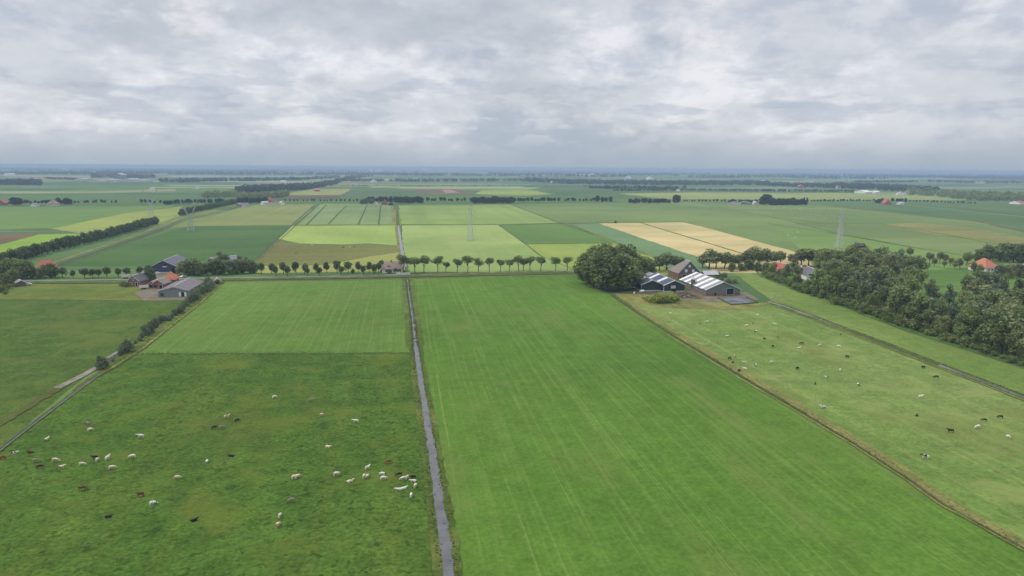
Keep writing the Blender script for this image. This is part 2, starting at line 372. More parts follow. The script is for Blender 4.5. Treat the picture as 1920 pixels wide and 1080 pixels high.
tag(link('ground', pyd('ground', gv, [(0, 1, 2, 3)], 'ground')), kind='structure')
ZF = [0]
def field(name, mat, pts, z=.02):
    ZF[0] += 1; z = z*.3+.0022*ZF[0]
    P_ = [W(x, y, z) for x, y in pts]; Q = []
    for a, b in zip(P_, P_[1:]+P_[:1]):
        dm_ = max(60, min(a.length, b.length)); n = int(min(60, max(1, (b-a).length/(dm_*.012)))); u = Vector((-(b-a).y, (b-a).x, 0)).normalized(); r = 0.0
        for i in range(n):
            r = r*.6+random.uniform(-1, 1)*dm_*.0011
            Q.append(a.lerp(b, i/n)+u*(r if i else 0))
    me = pyd(name, Q, [tuple(range(len(Q)))], mat)
    if me.polygons[0].normal.z < 0: me.flip_normals()
    return tag(link(name, me), kind='structure')
def resample(pts, step):
    outp = [pts[0]]
    for a, b in zip(pts, pts[1:]):
        n = max(1, int((b-a).length/step))
        outp += [a.lerp(b, i/n) for i in range(1, n+1)]
    return outp
ZS = [0]
def strip(name, mat, pix, width, z=.06, rag=.15, step=3.0, kind='structure', w2=None):
    ZS[0] += 1; z = .12+z*.3+.0018*ZS[0]
    pts = resample([W(x, y, z) for x, y in pix], step)
    vs = []; n = len(pts)
    for i, p in enumerate(pts):
        t = (pts[min(i+1, n-1)]-pts[max(i-1, 0)]).normalized(); u = Vector((-t.y, t.x, 0))
        wd = width + ((w2-width)*i/(n-1) if w2 is not None else 0)
        for s_ in (1, -1): vs.append(p+u*s_*wd*.5*(1+random.uniform(-rag, rag)))
    fs = [(2*i, 2*i+1, 2*i+3, 2*i+2) for i in range(n-1)]
    me = pyd(name, vs, fs, mat)
    if me.polygons[0].normal.z < 0: me.flip_normals()
    return tag(link(name, me), kind=kind)

exec_fields = True
F1 = field_mat
# near pastures and meadows
field('meadow', F1('mown_meadow', A(100, 138, 64), A(112, 146, 74), A(132, 158, 92), .55, 'y', .7, .02, wheel=.5, fine=.24, off=1, worn=(A(128, 140, 86), .5)), [(414, 529), (758, 525), (775, 661), (258, 663)])
field('pasture', F1('left_pasture', A(82, 118, 52), A(92, 124, 56), A(114, 130, 60), .35, 'y', .09, .03, tuft=.85, fine=.44, off=2, worn=(A(112, 118, 66), .45)),
      [(258, 663), (775, 661), (792, 740), (815, 860), (838, 980), (852, 1090), (862, 1300), (-760, 1300), (-150, 960), (0, 843), (190, 692)])
field('meadow', F1('centre_meadow', A(96, 138, 58), A(106, 146, 64), A(132, 164, 90), .45, 'y', .62, .012, wheel=.9, fine=.24, off=3, worn=(A(130, 142, 88), .6)),
      [(767, 523), (1086, 516), (1150, 557), (1375, 693), (1605, 833), (1765, 940), (1925, 1032), (2400, 1300), (885, 1300), (862, 1085), (826, 860), (800, 740), (785, 661)])
field('pasture', F1('right_pasture', A(146, 170, 104), A(112, 146, 76), A(156, 172, 112), .55, 'y', .20, .0045, tuft=.35, fine=.30, off=4, worn=(A(128, 132, 80), .6)),  # patchy sunlight put into the grass colour as broad pale and darker tones
      [(1160, 553), (1240, 560), (1360, 566), (1450, 568), (1640, 638), (1920, 745), (2300, 890), (2700, 1300), (2430, 1300), (1935, 1028), (1610, 831), (1380, 690)])
field('meadow', F1('edge_meadow', A(120, 150, 78), A(136, 160, 92), A(150, 168, 106), .45, 'y', .25, .02, fine=.25, off=5),
      [(1370, 508), (1405, 510), (1480, 541), (1560, 568), (1700, 622), (1920, 692), (2300, 830), (2300, 880), (1925, 741), (1640, 634), (1450, 565), (1425, 548)])
field('pasture', F1('west_pasture', A(92, 122, 58), A(86, 116, 56), A(112, 128, 66), .4, 'y', .14, .03, tuft=.6, fine=.38, off=6, worn=(A(112, 120, 68), .45)),
      [(405, 530), (270, 636), (180, 690), (0, 838), (-150, 955), (-760, 1290), (-900, 900), (-300, 560), (20, 561), (240, 564), (330, 560)])
field('pasture', F1('strip_pasture', A(104, 128, 62), A(116, 134, 68), A(134, 142, 82), .45, 'x', .25, .03, tuft=.25, fine=.28, off=7), [(-300, 562), (-60, 535), (60, 532), (235, 531), (320, 560), (240, 563), (20, 560)], z=.03)
strip('track', 'straw', [(-100, 561), (20, 560), (240, 563), (330, 561)], 1.3, .05, .3)
# middle distance
field('crop_field', F1('green_crop_west', A(86, 122, 74), A(98, 132, 80), A(76, 112, 68), .35, 'x', .05, .006, fine=.18, off=8), [(95, 500), (210, 466), (352, 424), (547, 422), (515, 452), (480, 486), (470, 500)])
field('meadow', F1('pale_meadow', A(150, 162, 106), A(138, 154, 100), A(160, 168, 116), .5, 'y', .06, .006, fine=.15, off=9), [(352, 423), (440, 391), (480, 383), (592, 381), (547, 421)])
field('crop_field', F1('ribbed_crop', A(142, 166, 120), A(130, 156, 110), A(150, 172, 128), .4, 'y', .05, .01, fine=.15, off=10), [(563, 420), (592, 384), (610, 381), (737, 381), (743, 420)])
for a, b in (((553, 422), (600, 381)), ((575, 421), (612, 383)), ((615, 420), (650, 384)), ((672, 420), (688, 384)), ((710, 420), (714, 384))):
    strip('field_drain', F1('drain_grass', A(88, 116, 74), A(94, 120, 78), off=11) if 'drain' not in M else M['drain'], [a, b], 2.2, .05, .3, 12)
field('meadow', F1('lime_meadow', A(178, 203, 120), A(164, 190, 110), A(186, 207, 130), .45, 'y', .06, .01, fine=.14, off=12), [(547, 423), (743, 422), (748, 460), (690, 456), (640, 458), (560, 456), (520, 447)])
field('pasture', F1('brown_pasture', A(134, 136, 86), A(126, 134, 82), A(152, 156, 98), .35, 'x', .03, .008, fine=.18, off=13), [(518, 448), (560, 457), (640, 459), (690, 457), (748, 461), (750, 471), (690, 480), (640, 490), (600, 496), (480, 497), (482, 485)])
field('pasture', F1('straw_pasture', A(168, 174, 108), A(158, 168, 102), A(176, 178, 116), .4, 'x', .05, .01, fine=.15, off=14), [(750, 472), (756, 490), (757, 508), (480, 512), (480, 498), (600, 497), (640, 491), (690, 481)])
field('meadow', F1('light_meadow', A(172, 195, 128), A(156, 184, 114), A(178, 198, 136), .5, 'y', .05, .008, fine=.13, off=15), [(753, 422), (935, 421), (985, 457), (1010, 478), (1090, 512), (768, 510), (757, 470)])
field('meadow', F1('upper_meadow', A(158, 182, 114), A(142, 168, 102), A(128, 156, 96), .5, 'y', .03, .006, fine=.13, off=16), [(748, 384), (958, 382), (1048, 417), (934, 420), (752, 420)])
field('crop_field', F1('deep_green_crop', A(110, 148, 84), A(120, 154, 90), A(102, 140, 80), .4, 'y', .04, .008, fine=.14, off=17), [(937, 421), (1060, 419), (1150, 455), (985, 456)])
field('meadow', F1('lime_patch', A(158, 180, 100), A(148, 172, 94), A(140, 166, 92), .4, 'y', .06, .01, fine=.16, off=18), [(986, 458), (1151, 456), (1225, 482), (1260, 515), (1095, 512), (1012, 478)])
field('crop_field', F1('teal_crop', A(120, 152, 116), A(128, 160, 120), A(112, 144, 108), .4, 'y', .04, .008, fine=.14, off=19), [(1075, 420), (1120, 418), (1200, 446), (1308, 482), (1335, 512), (1262, 512), (1228, 482)])
field('wheat_field', F1('ripe_wheat', A(196, 185, 142), A(226, 213, 170), A(188, 176, 130), .5, 'x', .03, .006, fine=.10, off=20, tone=.47), [(1122, 418), (1200, 417), (1400, 478), (1420, 512), (1340, 512), (1310, 482), (1202, 446)])
field('wheat_field', F1('ripe_wheat_east', A(194, 185, 142), A(228, 215, 172), A(188, 176, 130), .5, 'x', .03, .006, fine=.10, off=21, tone=.47), [(1203, 417), (1280, 416), (1400, 444), (1507, 470), (1530, 505), (1424, 512), (1403, 478)])
strip('field_drain', 'verge', [(1201, 417), (1300, 447), (1402, 478)], 2.2, .05, .3, 10)
field('meadow', F1('wide_green', A(122, 150, 96), A(132, 156, 102), A(138, 158, 108), .5, 'x', .016, .005, fine=.14, off=22), [(960, 382), (1040, 380), (1290, 378), (1440, 405), (1560, 436), (1700, 462), (1800, 478), (1700, 490), (1520, 480), (1282, 415), (1120, 417), (1050, 417)])
field('pasture', F1('olive_pasture', A(128, 150, 100), A(118, 146, 92), A(140, 156, 106), .5, 'x', .02, .006, fine=.14, off=23), [(1292, 378), (1420, 382), (1530, 384), (1640, 396), (1830, 416), (1930, 438), (2000, 480), (1800, 478), (1690, 459), (1560, 435), (1440, 404)])
field('meadow', F1('strip_meadow', A(134, 164, 98), A(120, 152, 90), A(146, 168, 108), .5, 'x', .03, .008, fine=.14, off=24), [(1440, 419), (1560, 438), (1690, 461), (1790, 477), (1930, 500), (1930, 560), (1600, 520), (1530, 505), (1507, 470)])
field('pasture', F1('rough_pasture', A(160, 158, 112), A(146, 152, 102), A(122, 134, 84), .6, 'x', .04, .03, tuft=.4, fine=.25, off=25), [(1655, 420), (1730, 418), (1830, 428), (1930, 448), (1930, 462), (1850, 452), (1740, 438)], z=.04)
strip('field_drain', 'soil', [(1510, 381), (1640, 394), (1830, 415), (1930, 437)], 4.0, .06, .3, 12)
strip('field_drain', 'verge', [(1440, 405), (1540, 418), (1650, 419), (1780, 441), (1930, 470)], 2.6, .06, .3, 10)
strip('field_drain', 'verge', [(1440, 418), (1560, 437), (1690, 460), (1800, 478)], 2.6, .06, .3, 10)
field('crop_field', F1('dark_crop_east', A(104, 132, 92), A(96, 126, 88), A(112, 138, 98), .4, 'x', .02, .006, fine=.12, off=26), [(1535, 381), (1690, 384), (1930, 409), (1930, 436), (1830, 414), (1640, 393)])
strip('track', F1('pale_strip', A(150, 166, 122), A(142, 160, 116), off=27), [(1680, 383), (1800, 395), (1930, 408)], 9.0, .05, .1, 20)
field('crop_field', F1('dark_crop_far_east', A(98, 126, 86), A(106, 132, 92), off=28), [(1700, 381), (1930, 384), (1930, 405), (1800, 393)])
strip('track', 'straw', [(1060, 418), (1100, 430), (1150, 455), (1228, 482), (1262, 512)], 2.2, .05, .3, 8)
strip('field_drain', 'verge', [(935, 421), (985, 457), (1012, 478)], 1.6, .05, .3, 8)
strip('field_drain', 'verge', [(958, 382), (1048, 417), (1110, 438)], 2.6, .05, .3, 8)
strip('field_drain', 'verge', [(548, 422), (748, 421), (940, 421), (1060, 418), (1122, 417), (1285, 415)], 3.0, .07, .4, 8)
strip('field_drain', 'water_dark', [(592, 381), (547, 422), (515, 453), (482, 485)], 1.9, .08, .3, 6)
strip('field_drain', 'verge', [(598, 381), (552, 424), (520, 455), (487, 486)], 1.0, .08, .3, 6)
# far left of the avenue
field('crop_field', F1('bright_green_west', A(118, 154, 88), A(128, 160, 96), A(112, 146, 86), .5, 'x', .02, .006, fine=.12, off=29), [(-100, 390), (340, 386), (240, 398), (95, 428), (-100, 432)])
field('meadow', F1('yellow_green_west', A(164, 180, 102), A(154, 172, 98), A(172, 182, 116), .5, 'x', .03, .01, fine=.12, off=30), [(95, 429), (240, 399), (342, 387), (335, 405), (290, 420), (170, 440)])
strip('track', 'concrete', [(-80, 434), (60, 434), (120, 433), (178, 434)], 7.0, .06, .3, 6, w2=3.5)
field('bare_field', 'soil', [(-80, 440), (72, 439), (40, 450), (0, 458), (-80, 470)])
field('meadow', F1('lime_west', A(150, 186, 82), A(140, 176, 80), A(160, 190, 96), .4, 'y', .05, .01, fine=.12, off=31), [(-80, 471), (0, 459), (72, 440), (190, 437), (150, 450), (0, 492), (-80, 510)])
strip('path', 'straw', [(60, 506), (150, 476), (270, 436), (330, 409), (440, 384), (470, 374)], 3.0, .06, .2, 8)
strip('canal', 'water_dark', [(85, 503), (160, 479), (282, 437), (342, 411), (440, 389), (475, 379)], 3.4, .06, .2, 8)
strip('verge', 'verge', [(88, 505), (166, 481), (288, 438), (346, 413), (442, 391)], 3.0, .05, .2, 8)
# village road band in the middle
strip('verge', 'verge', [(-100, 530), (60, 529), (240, 528), (330, 524), (480, 522), (760, 516), (1085, 511), (1180, 509)], 12.0, .05, .08, 5)
strip('road', 'asphalt', [(-100, 524), (60, 526), (240, 524), (330, 522), (480, 520), (640, 517.5), (750, 515)], 3.4, .08, .05, 5)
strip('road', 'gravel', [(750, 515), (900, 512), (1085, 508.5), (1180, 507), (1260, 512), (1340, 508), (1440, 500)], 3.0, .08, .1, 5)
strip('roadside_ditch', 'water_dark', [(-60, 532), (240, 530.5), (414, 526.5), (600, 523.5), (760, 520), (900, 517), (1085, 513)], 1.5, .09, .45, 2)
strip('verge', 'straw', [(330, 527.5), (600, 525), (760, 522), (1085, 515.5)], 1.0, .07, .5, 2)
field('garden', F1('garden_grass', A(112, 146, 78), A(100, 136, 72), fine=.25, off=32), [(1420, 512), (1530, 505), (1640, 515), (1830, 500), (1930, 510), (1930, 690), (1700, 620), (1480, 540)], z=.025)
field('meadow', F1('paddock', A(98, 136, 72), A(106, 142, 78), fine=.18, off=33), [(1722, 505), (1816, 508), (1818, 524), (1760, 530), (1722, 524)], z=.035)
field('yard', 'gravel', [(1180, 548), (1196, 538), (1300, 545), (1400, 548), (1424, 562), (1300, 568), (1270, 566), (1200, 560)], z=.06)
field('yard', 'gravel', [(252, 548), (300, 536), (385, 540), (350, 562), (270, 564)], z=.06)
field('yard', 'gravel', [(265, 512), (345, 506), (352, 520), (270, 524)], z=.06)
field('dry_bank', 'straw', [(1150, 549), (1182, 546), (1262, 562), (1420, 572), (1448, 562), (1452, 570), (1400, 580), (1260, 578), (1180, 566)], z=.05)
# main ditch down the middle
DITCH = [(764, 524), (766, 545), (774, 600), (779, 650), (789, 720), (800, 790), (811, 860), (822, 940), (833, 1010), (842, 1085), (852, 1170), (870, 1320)]
strip('ditch_bank', 'verge', DITCH, 5.2, .05, .12, 2)
strip('ditch_bank', 'verge', DITCH[:4], 7.0, .045, .12, 2)
strip('ditch_water', 'water', [DITCH[0]]+[(x+1, y) for x, y in DITCH[1:]], 1.05, .09, .24, 1.6, w2=2.1)
strip('ditch_water', 'water', [(747, 424), (750, 445), (754, 470), (757, 484), (760, 500)], 2.4, .09, .12, 3)
strip('ditch_bank', 'straw', [(742, 424), (745, 445), (749, 470), (753, 490)], 2.4, .06, .3, 3)
strip('track', 'straw', [(735, 383), (739, 421)], 4.0, .06, .1, 6)
strip('field_drain', 'verge', [(744, 382), (746, 421)], 4.0, .06, .1, 6)
# dry ditch and track between the meadow and the right pasture
TR = [(1146, 553), (1200, 590), (1260, 628), (1375, 697), (1500, 770), (1605, 833), (1700, 895), (1765, 942), (1925, 1030), (2300, 1230)]
def sh(pts, dx, dy=0): return [(x+dx, y+dy) for x, y in pts]
strip('track', 'straw', sh(TR, 10, -2), 3.4, .05, .25, 2.5)
strip('dry_ditch', 'mud', TR, .5, .07, .6, 1.5)
strip('field_edge', 'straw', sh(TR, -6, 1), .7, .07, .5, 2)
# right-hand ditch
RD = [(1442, 566), (1470, 574), (1520, 592), (1580, 615), (1660, 645), (1760, 684), (1850, 718), (1925, 747), (2200, 850)]
strip('ditch_bank', 'verge', RD, 5.6, .05, .12, 2)
strip('ditch_water', 'water', RD[:4], 1.9, .09, .2, 1.5, w2=1.0)
strip('ditch_water', 'water_dark', RD[3:6], .9, .09, .5, 1.5)
strip('ditch_water', 'water', RD[5:], 1.3, .09, .4, 1.5, w2=2.4)
strip('field_edge', 'straw', sh(RD, -3, 4), .8, .07, .4, 2)
# left: willow ditch, its track, the silvery drain beyond it
LD = [(410, 528), (372, 562), (318, 604), (262, 648), (196, 690)]
strip('ditch_bank', 'verge', LD, 7.0, .05, .1, 2)
strip('ditch_water', 'water_dark', sh(LD, -16, 0), 1.6, .09, .3, 2)
strip('path', 'concrete', [(300, 610), (262, 637), (216, 662), (180, 684)], 1.5, .08, .4, 1.2)
strip('path', 'concrete', [(186, 686), (150, 706), (108, 727)], 2.6, .08, .15, 1.2)
strip('worn_track', 'worn', [(108, 727), (60, 758), (0, 795), (-60, 830)], 3.2, .05, .5, 1.5, w2=1.4)
strip('dry_bank', 'worn', [(205, 690), (160, 716), (138, 732)], 3.0, .055, .4, 1.5, w2=1.2)
LW = [(190, 698), (150, 727), (110, 757), (60, 795), (0, 842), (-60, 888), (-250, 1030)]
strip('ditch_bank', 'verge', LW, 1.3, .05, .2, 2)
strip('ditch_water', 'water_dark', sh(LW, -1, 0), .45, .08, .4, 1.0)
strip('ditch_water', 'water', sh(LW, 2, 1), .32, .09, .6, 1.0)
strip('field_edge', 'straw', sh(LD, 6, 4), .8, .07, .4, 2)
field('worn_grass', 'mud', [(228, 672), (250, 668), (256, 686), (236, 694), (222, 688)], z=.05) if False else None
# far belt of explicit fields
field('bare_field', 'soil', [(783, 353), (852, 351), (895, 361), (815, 362), (770, 359)], z=.05)
field('bare_field', solid_mat('red_soil', A(190, 140, 118), A(170, 128, 108), .02, coord='W'), [(828, 354), (842, 353), (862, 359), (836, 360)], z=.08)
field('meadow', F1('lime_far', A(168, 190, 100), A(152, 178, 94), off=34), [(905, 354), (985, 353), (1040, 362), (990, 365), (930, 364), (890, 362)], z=.05)
field('crop_field', F1('bluish_crop_far', A(98, 126, 92), A(106, 132, 96), off=35), [(665, 352), (880, 350), (780, 353), (768, 362), (700, 370), (640, 371)], z=.045)
field('meadow', F1('pale_far', A(164, 172, 118), A(156, 166, 112), off=36), [(585, 353), (660, 352), (640, 364), (510, 366)], z=.05)
field('bare_field', F1('dark_soil', A(108, 104, 88), A(114, 108, 92), off=37), [(540, 365), (645, 364), (625, 373), (500, 374)], z=.05)
field('meadow', F1('long_pale', A(162, 174, 122), A(154, 168, 116), off=38), [(-100, 361), (180, 359), (330, 354), (330, 358), (190, 363), (-100, 366)], z=.05)
field('meadow', F1('pale_east', A(166, 182, 118), A(158, 174, 112), off=39), [(1160, 361), (1300, 359), (1560, 361), (1760, 366), (1860, 372), (1800, 376), (1600, 374), (1250, 372)], z=.05)
field('meadow', F1('deep_green_far', A(96, 132, 86), A(104, 138, 92), off=40), [(-100, 368), (420, 365), (440, 372), (-100, 376)], z=.05)
for x0, x1, y, c in ((300, 700, 329, (150, 165, 130)), (620, 780, 332.5, (178, 180, 140)), (940, 1110, 322, (150, 170, 140)), (0, 180, 332, (160, 172, 140)), (1500, 1920, 335.5, (150, 170, 145)),
                     (600, 1000, 342, (120, 148, 112)), (1280, 1560, 350, (132, 156, 118)), (1640, 1900, 352, (130, 158, 118))):
    field('meadow', solid_mat('far_grass', A(*c), A(*[q*.94 for q in c]), .004, coord='W'), [(x0, y), ((x0+x1)/2, y-.5), (x1, y), (x1-10, y+1.8), (x0+15, y+1.8)], z=.1)
rs = random.Random(11)
for k in range(44):
    x0 = rs.uniform(-80, 1800); ln = rs.uniform(60, 340); e = 4+rs.random()**.8*40; y = yh_photo(x0+ln/2)+e; hh_ = max(.5, e*rs.uniform(.03, .075))
    c = rs.choice([(176, 184, 148), (160, 174, 124), (134, 156, 112), (146, 164, 108), (120, 142, 106), (156, 140, 120), (168, 178, 112), (108, 134, 100)])
    field('distant_field', solid_mat('distant_crop', A(*c), A(*[q*.93 for q in c]), .004, coord='W'), [(x0, y), (x0+ln, y-.4), (x0+ln*rs.uniform(.9, 1.06), y+hh_), (x0+ln*rs.uniform(-.05, .1), y+hh_)], z=.02)
# ------------------------------------------------------------------ reeds and rough grass on the ditch banks
def tufts(name, mat, pix, half, n_per_m, h0, h1, side=(1, -1), jit=.5):
    pts = resample([W(x, y, .14) for x, y in pix], 1.0); vs, fs = [], []
    for i in range(len(pts)-1):
        a, b = pts[i], pts[i+1]; t = (b-a).normalized(); u = Vector((-t.y, t.x, 0))
        for s_ in side:
            for k in range(max(1, int(n_per_m*(b-a).length))) if random.random() < .9 else ():
                c = a.lerp(b, random.random())+u*s_*(half+random.gauss(0, jit*.6)); hh = random.uniform(h0, h1)
                for q in range(3):
                    an = random.uniform(0, math.pi); e = Vector((math.cos(an), math.sin(an), 0))*random.uniform(.12, .3); lean = Vector((random.uniform(-.3, .3), random.uniform(-.3, .3), hh))
                    k0 = len(vs); vs += [c-e, c+e, c+lean]; fs.append((k0, k0+1, k0+2))
    return tag(link(name, pyd(name, vs, fs, mat)), kind='stuff')
tufts('reeds', 'reed', DITCH[2:], 1.5, 2.2, .10, .32)
tufts('reeds', 'reed_dark', DITCH[:4], .8, 3, .15, .45)
tufts('reeds', 'reed_dark', DITCH[3:], 1.2, 1.3, .10, .30)
tufts('rough_grass', 'reed', sh(TR, 4, -1), .9, 1.6, .10, .30)
tufts('rough_grass', 'reed_dark', TR, .25, .8, .10, .25)
tufts('reeds', 'reed_dark', RD, 1.4, 2.5, .15, .45, (1,))
tufts('reeds', 'reed', RD, 1.2, 2, .10, .30, (-1,))
tufts('reeds', 'reed', [(-60, 532), (240, 530.5), (414, 526.5), (600, 523.5), (760, 520), (900, 517), (1085, 513)], .9, 2, .15, .40)
tufts('rough_grass', 'reed', LD, 2.4, 1.6, .15, .6, jit=1.5)
tufts('reeds', 'reed', LW, .5, 1, .06, .18)
tufts('rough_grass', 'reed', [(262, 663), (500, 662), (774, 662)], .6, 3, .08, .25, jit=1.8)

# ------------------------------------------------------------------ trees
def leaf_cloud(lobes, n, size, flat=.0):
    """n leaf clumps (bent quads) on and inside the lobes: [(x,y,z,rx,ry,rz)]"""
    vol = np.array([l[3]*l[4]*l[5] for l in lobes])**.67; pick = RNG.choice(len(lobes), n, p=vol/vol.sum())
    L_ = np.array(lobes)[pick]
    dirs = RNG.normal(size=(n, 3)); dirs /= np.linalg.norm(dirs, axis=1)[:, None]
    rad = RNG.uniform(.45, 1.08, (n, 1))**.6
    c = L_[:, :3]+dirs*rad*L_[:, 3:6]
    nor = dirs*.8+RNG.normal(size=(n, 3))*.55; nor /= np.linalg.norm(nor, axis=1)[:, None]
    a = np.cross(nor, RNG.normal(size=(n, 3))); a /= np.linalg.norm(a, axis=1)[:, None]; b = np.cross(nor, a)
    s_ = size*RNG.uniform(.55, 1.25, (n, 1)); k = RNG.uniform(.5, 1.0, (n, 1))
    v = np.stack([c-a*s_*.5, c-b*s_*.5*k-nor*s_*.12, c+a*s_*.5, c+b*s_*.5*k-nor*s_*.12], 1).reshape(-1, 3)
    v[:, 2] = np.maximum(v[:, 2], .05)
    f = np.arange(4*n).reshape(-1, 4)
    return v, f
def np_mesh(name, v, f, mat):
    me = bpy.data.meshes.new(name); me.vertices.add(len(v)); me.vertices.foreach_set('co', v.ravel().astype(np.float32))
    me.loops.add(f.size); me.loops.foreach_set('vertex_index', f.ravel().astype(np.int32))
    me.polygons.add(len(f)); me.polygons.foreach_set('loop_start', np.arange(0, f.size, 4, dtype=np.int32))
    me.update(calc_edges=True); me.validate(); me.materials.append(M[mat]); return me
def lobes_for(kind):
    u = random.uniform; out_ = []
    if kind == 'round':       # height 10, clear short trunk
        for i in range(9): a = u(0, 6.3); r = u(.4, 1.9); out_.append((r*math.cos(a), r*math.sin(a), u(4.0, 7.8), u(1.3, 2.0), u(1.3, 2.0), u(1.3, 2.1)))
        out_.append((0, 0, 5.8, 2.6, 2.6, 3.2))
    elif kind == 'umbrella':  # clear trunk, broad top
        for i in range(9): a = u(0, 6.3); r = u(1.2, 3.2); out_.append((r*math.cos(a), r*math.sin(a), u(5.6, 8.4), u(1.2, 2.0), u(1.2, 2.0), u(1.0, 1.5)))
        out_.append((0, 0, 7.4, 2.6, 2.6, 2.0))
    elif kind == 'dense':     # crown almost to the ground
        for i in range(16): a = u(0, 6.3); z = u(1.5, 8.4); r = u(1.0, 2.9)*(1-abs(z-4.6)/7); out_.append((r*math.cos(a), r*math.sin(a), z, u(1.2, 2.1), u(1.2, 2.1), u(1.1, 1.8)))
        out_.append((0, 0, 5.0, 2.8, 2.8, 4.4))
    elif kind == 'loose':     # tall, open, uneven
        for i in range(15): a = u(0, 6.3); z = u(2.6, 9.0); r = u(.4, 2.6)*(1-abs(z-5)/8); out_.append((r*math.cos(a), r*math.sin(a), z, u(.7, 1.5), u(.7, 1.5), u(.7, 1.5)))
        out_.append((0, 0, 7.0, 1.0, 1.0, 2.4))
    elif kind == 'poplar':
        for i in range(8): z = 1.8+i*.95; out_.append((u(-.4, .4), u(-.4, .4), z, u(1.0, 1.5)*(1-i*.07), u(1.0, 1.5)*(1-i*.07), 1.3))
    elif kind == 'bush':      # height about 4 on a 10 scale -> spread
        for i in range(11): a = u(0, 6.3); r = u(.6, 4.0); out_.append((r*math.cos(a), r*math.sin(a), u(2.0, 6.8)*(1-r/9), u(1.6, 2.8), u(1.6, 2.8), u(1.5, 2.4)))
        out_.append((0, 0, 4.0, 3.2, 3.2, 3.8))
    return out_
def trunk_mesh(kind, lobes):
    mb = MB(); top = {'round': 5.5, 'umbrella': 6.5, 'dense': 6, 'loose': 8, 'poplar': 7, 'bush': 3}[kind]; r = {'loose': .22, 'poplar': .18, 'bush': .25}.get(kind, .27)
    bend = [Vector((random.uniform(-.2, .2), random.uniform(-.2, .2), 0)) for _ in range(3)]
    p = [Vector((0, 0, -.05)), Vector((0, 0, top*.35))+bend[0], Vector((0, 0, top*.7))+bend[1], Vector((0, 0, top))+bend[2]]
    for i in range(3): mb.bar(p[i], p[i+1], r*(1-.27*i), 6, r*(1-.27*(i+1)))
    for l in random.sample(lobes[:-1], min(6, len(lobes)-1)):
        s_ = p[1].lerp(p[2], random.random()); mb.bar(s_, Vector(l[:3]), r*.4, 4, r*.12)
    return pyd('trunk', mb.v, mb.f, 'bark')
COUNT = {'round': (900, .85), 'umbrella': (800, .8), 'dense': (1600, .85), 'loose': (1350, .56), 'poplar': (600, .8), 'bush': (900, .95)}
PROTO = {}
def proto(kind, leaf, var):
    k = (kind, leaf, var)
    if k not in PROTO:
        lb = lobes_for(kind); n, s_ = COUNT[kind]
        v, f = leaf_cloud(lb, n, s_)
        if kind == 'bush': v[:, 2] *= 1.0
        PROTO[k] = (np_mesh('crown', v, f, leaf), trunk_mesh(kind, lb))
    return PROTO[k]
def tree(px, py, hp, kind, leaf, name, label, cat='tree', group=None, wide=1.0, nvar=3, parts=True, pos=None, hm=None):
    p = pos if pos is not None else W(px, py); hh = hm if hm is not None else hp*mpp(px, py)*1.02
    crown, trunk = proto(kind, leaf, random.randrange(nvar)); s_ = hh/9.6
    rz = random.uniform(0, 6.28); sc = (s_*wide, s_*wide*random.uniform(.92, 1.08), s_)
    if parts:
        e = empty(name, p, rz, label, cat, group); e.scale = sc; e.rotation_euler = (random.gauss(0, .035), random.gauss(0, .035), rz)
        link('crown', crown, e); link('trunk', trunk, e); return e
    o = link(name, crown, None, p, rz); o.scale = sc
    return tag(o, label, cat, group)
def row(pixels, hp, kind, leaf, name, what, group, cat='tree', wide=1.0, hvar=.12, parts=True, nvar=3):
    pixels = sorted(pixels); n = len(pixels)
    for i, q in enumerate(pixels):
        h_ = q[2] if len(q) > 2 else hp
        tree(q[0], q[1], h_*random.uniform(1-hvar, 1+hvar), kind, leaf, name, f'{from_left(i+1, n)} {what}', cat, group, wide*random.uniform(.92, 1.1), nvar, parts)
def along(pix, n, jx=1.0, jy=.3):
    """n pixel points along a polyline, evenly spaced on the ground"""
    P = [W(x, y) for x, y in pix]; acc = [0]
    for a, b in zip(P, P[1:]): acc.append(acc[-1]+(b-a).length)
    res = []
    for k in range(n):
        s_ = acc[-1]*(k+.5)/n; i = max(j for j in range(len(acc)-1) if acc[j] <= s_); t = (s_-acc[i])/(acc[i+1]-acc[i])
        # back to pixels: interpolate in inverse depth along the segment
        d0, d1 = P[i].length, P[i+1].length; u = t*d0/(d0*t+d1*(1-t)) if (d0*t+d1*(1-t)) else t
        u = t*d0/(t*d0+(1-t)*d1)
        u = 1-((1-t)*d0/((1-t)*d0+t*d1)) if False else (t*d1/((1-t)*d0+t*d1) if False else u)
        x = pix[i][0]+(pix[i+1][0]-pix[i][0])*t; y = pix[i][1]+(pix[i+1][1]-pix[i][1])*t
        p = P[i].lerp(P[i+1], t); x, y = project(p)
        res.append((x+random.uniform(-jx, jx), y+random.uniform(-jy, jy)))
    return res
def project(p):
    q = CAMROT.transposed() @ (p-Vector((0, 0, H))); x = 960+F*q.x/-q.z; yr = 540-F*q.y/-q.z
    y = yr                                    # undo warp() by a few fixed-point steps
    for _ in range(12): y = yr-(yh_render(x)-yh_photo(x))*math.exp(-max(0, y-yh_photo(x))/50.0)
    return x, y

# small round trees left of the thatched house
RX = [(490, 26), (510, 27), (517, 23), (532, 27), (539, 22), (555, 27), (571, 26), (577, 24), (592, 27), (599, 23), (613, 26), (632, 27), (640, 24), (653, 27), (661, 18), (673, 28), (682, 24), (692, 28), (701, 24), (710, 25)]
row([(x, 514.5-(x-490)*.012+(4 if h_ < 25 else 0), h_*.82) for x, h_ in RX], 22, 'round', 'leaf_small', 'roadside_tree', 'small dark round tree in the road row left of the thatched house', 'small round trees along the village road', wide=1.0)
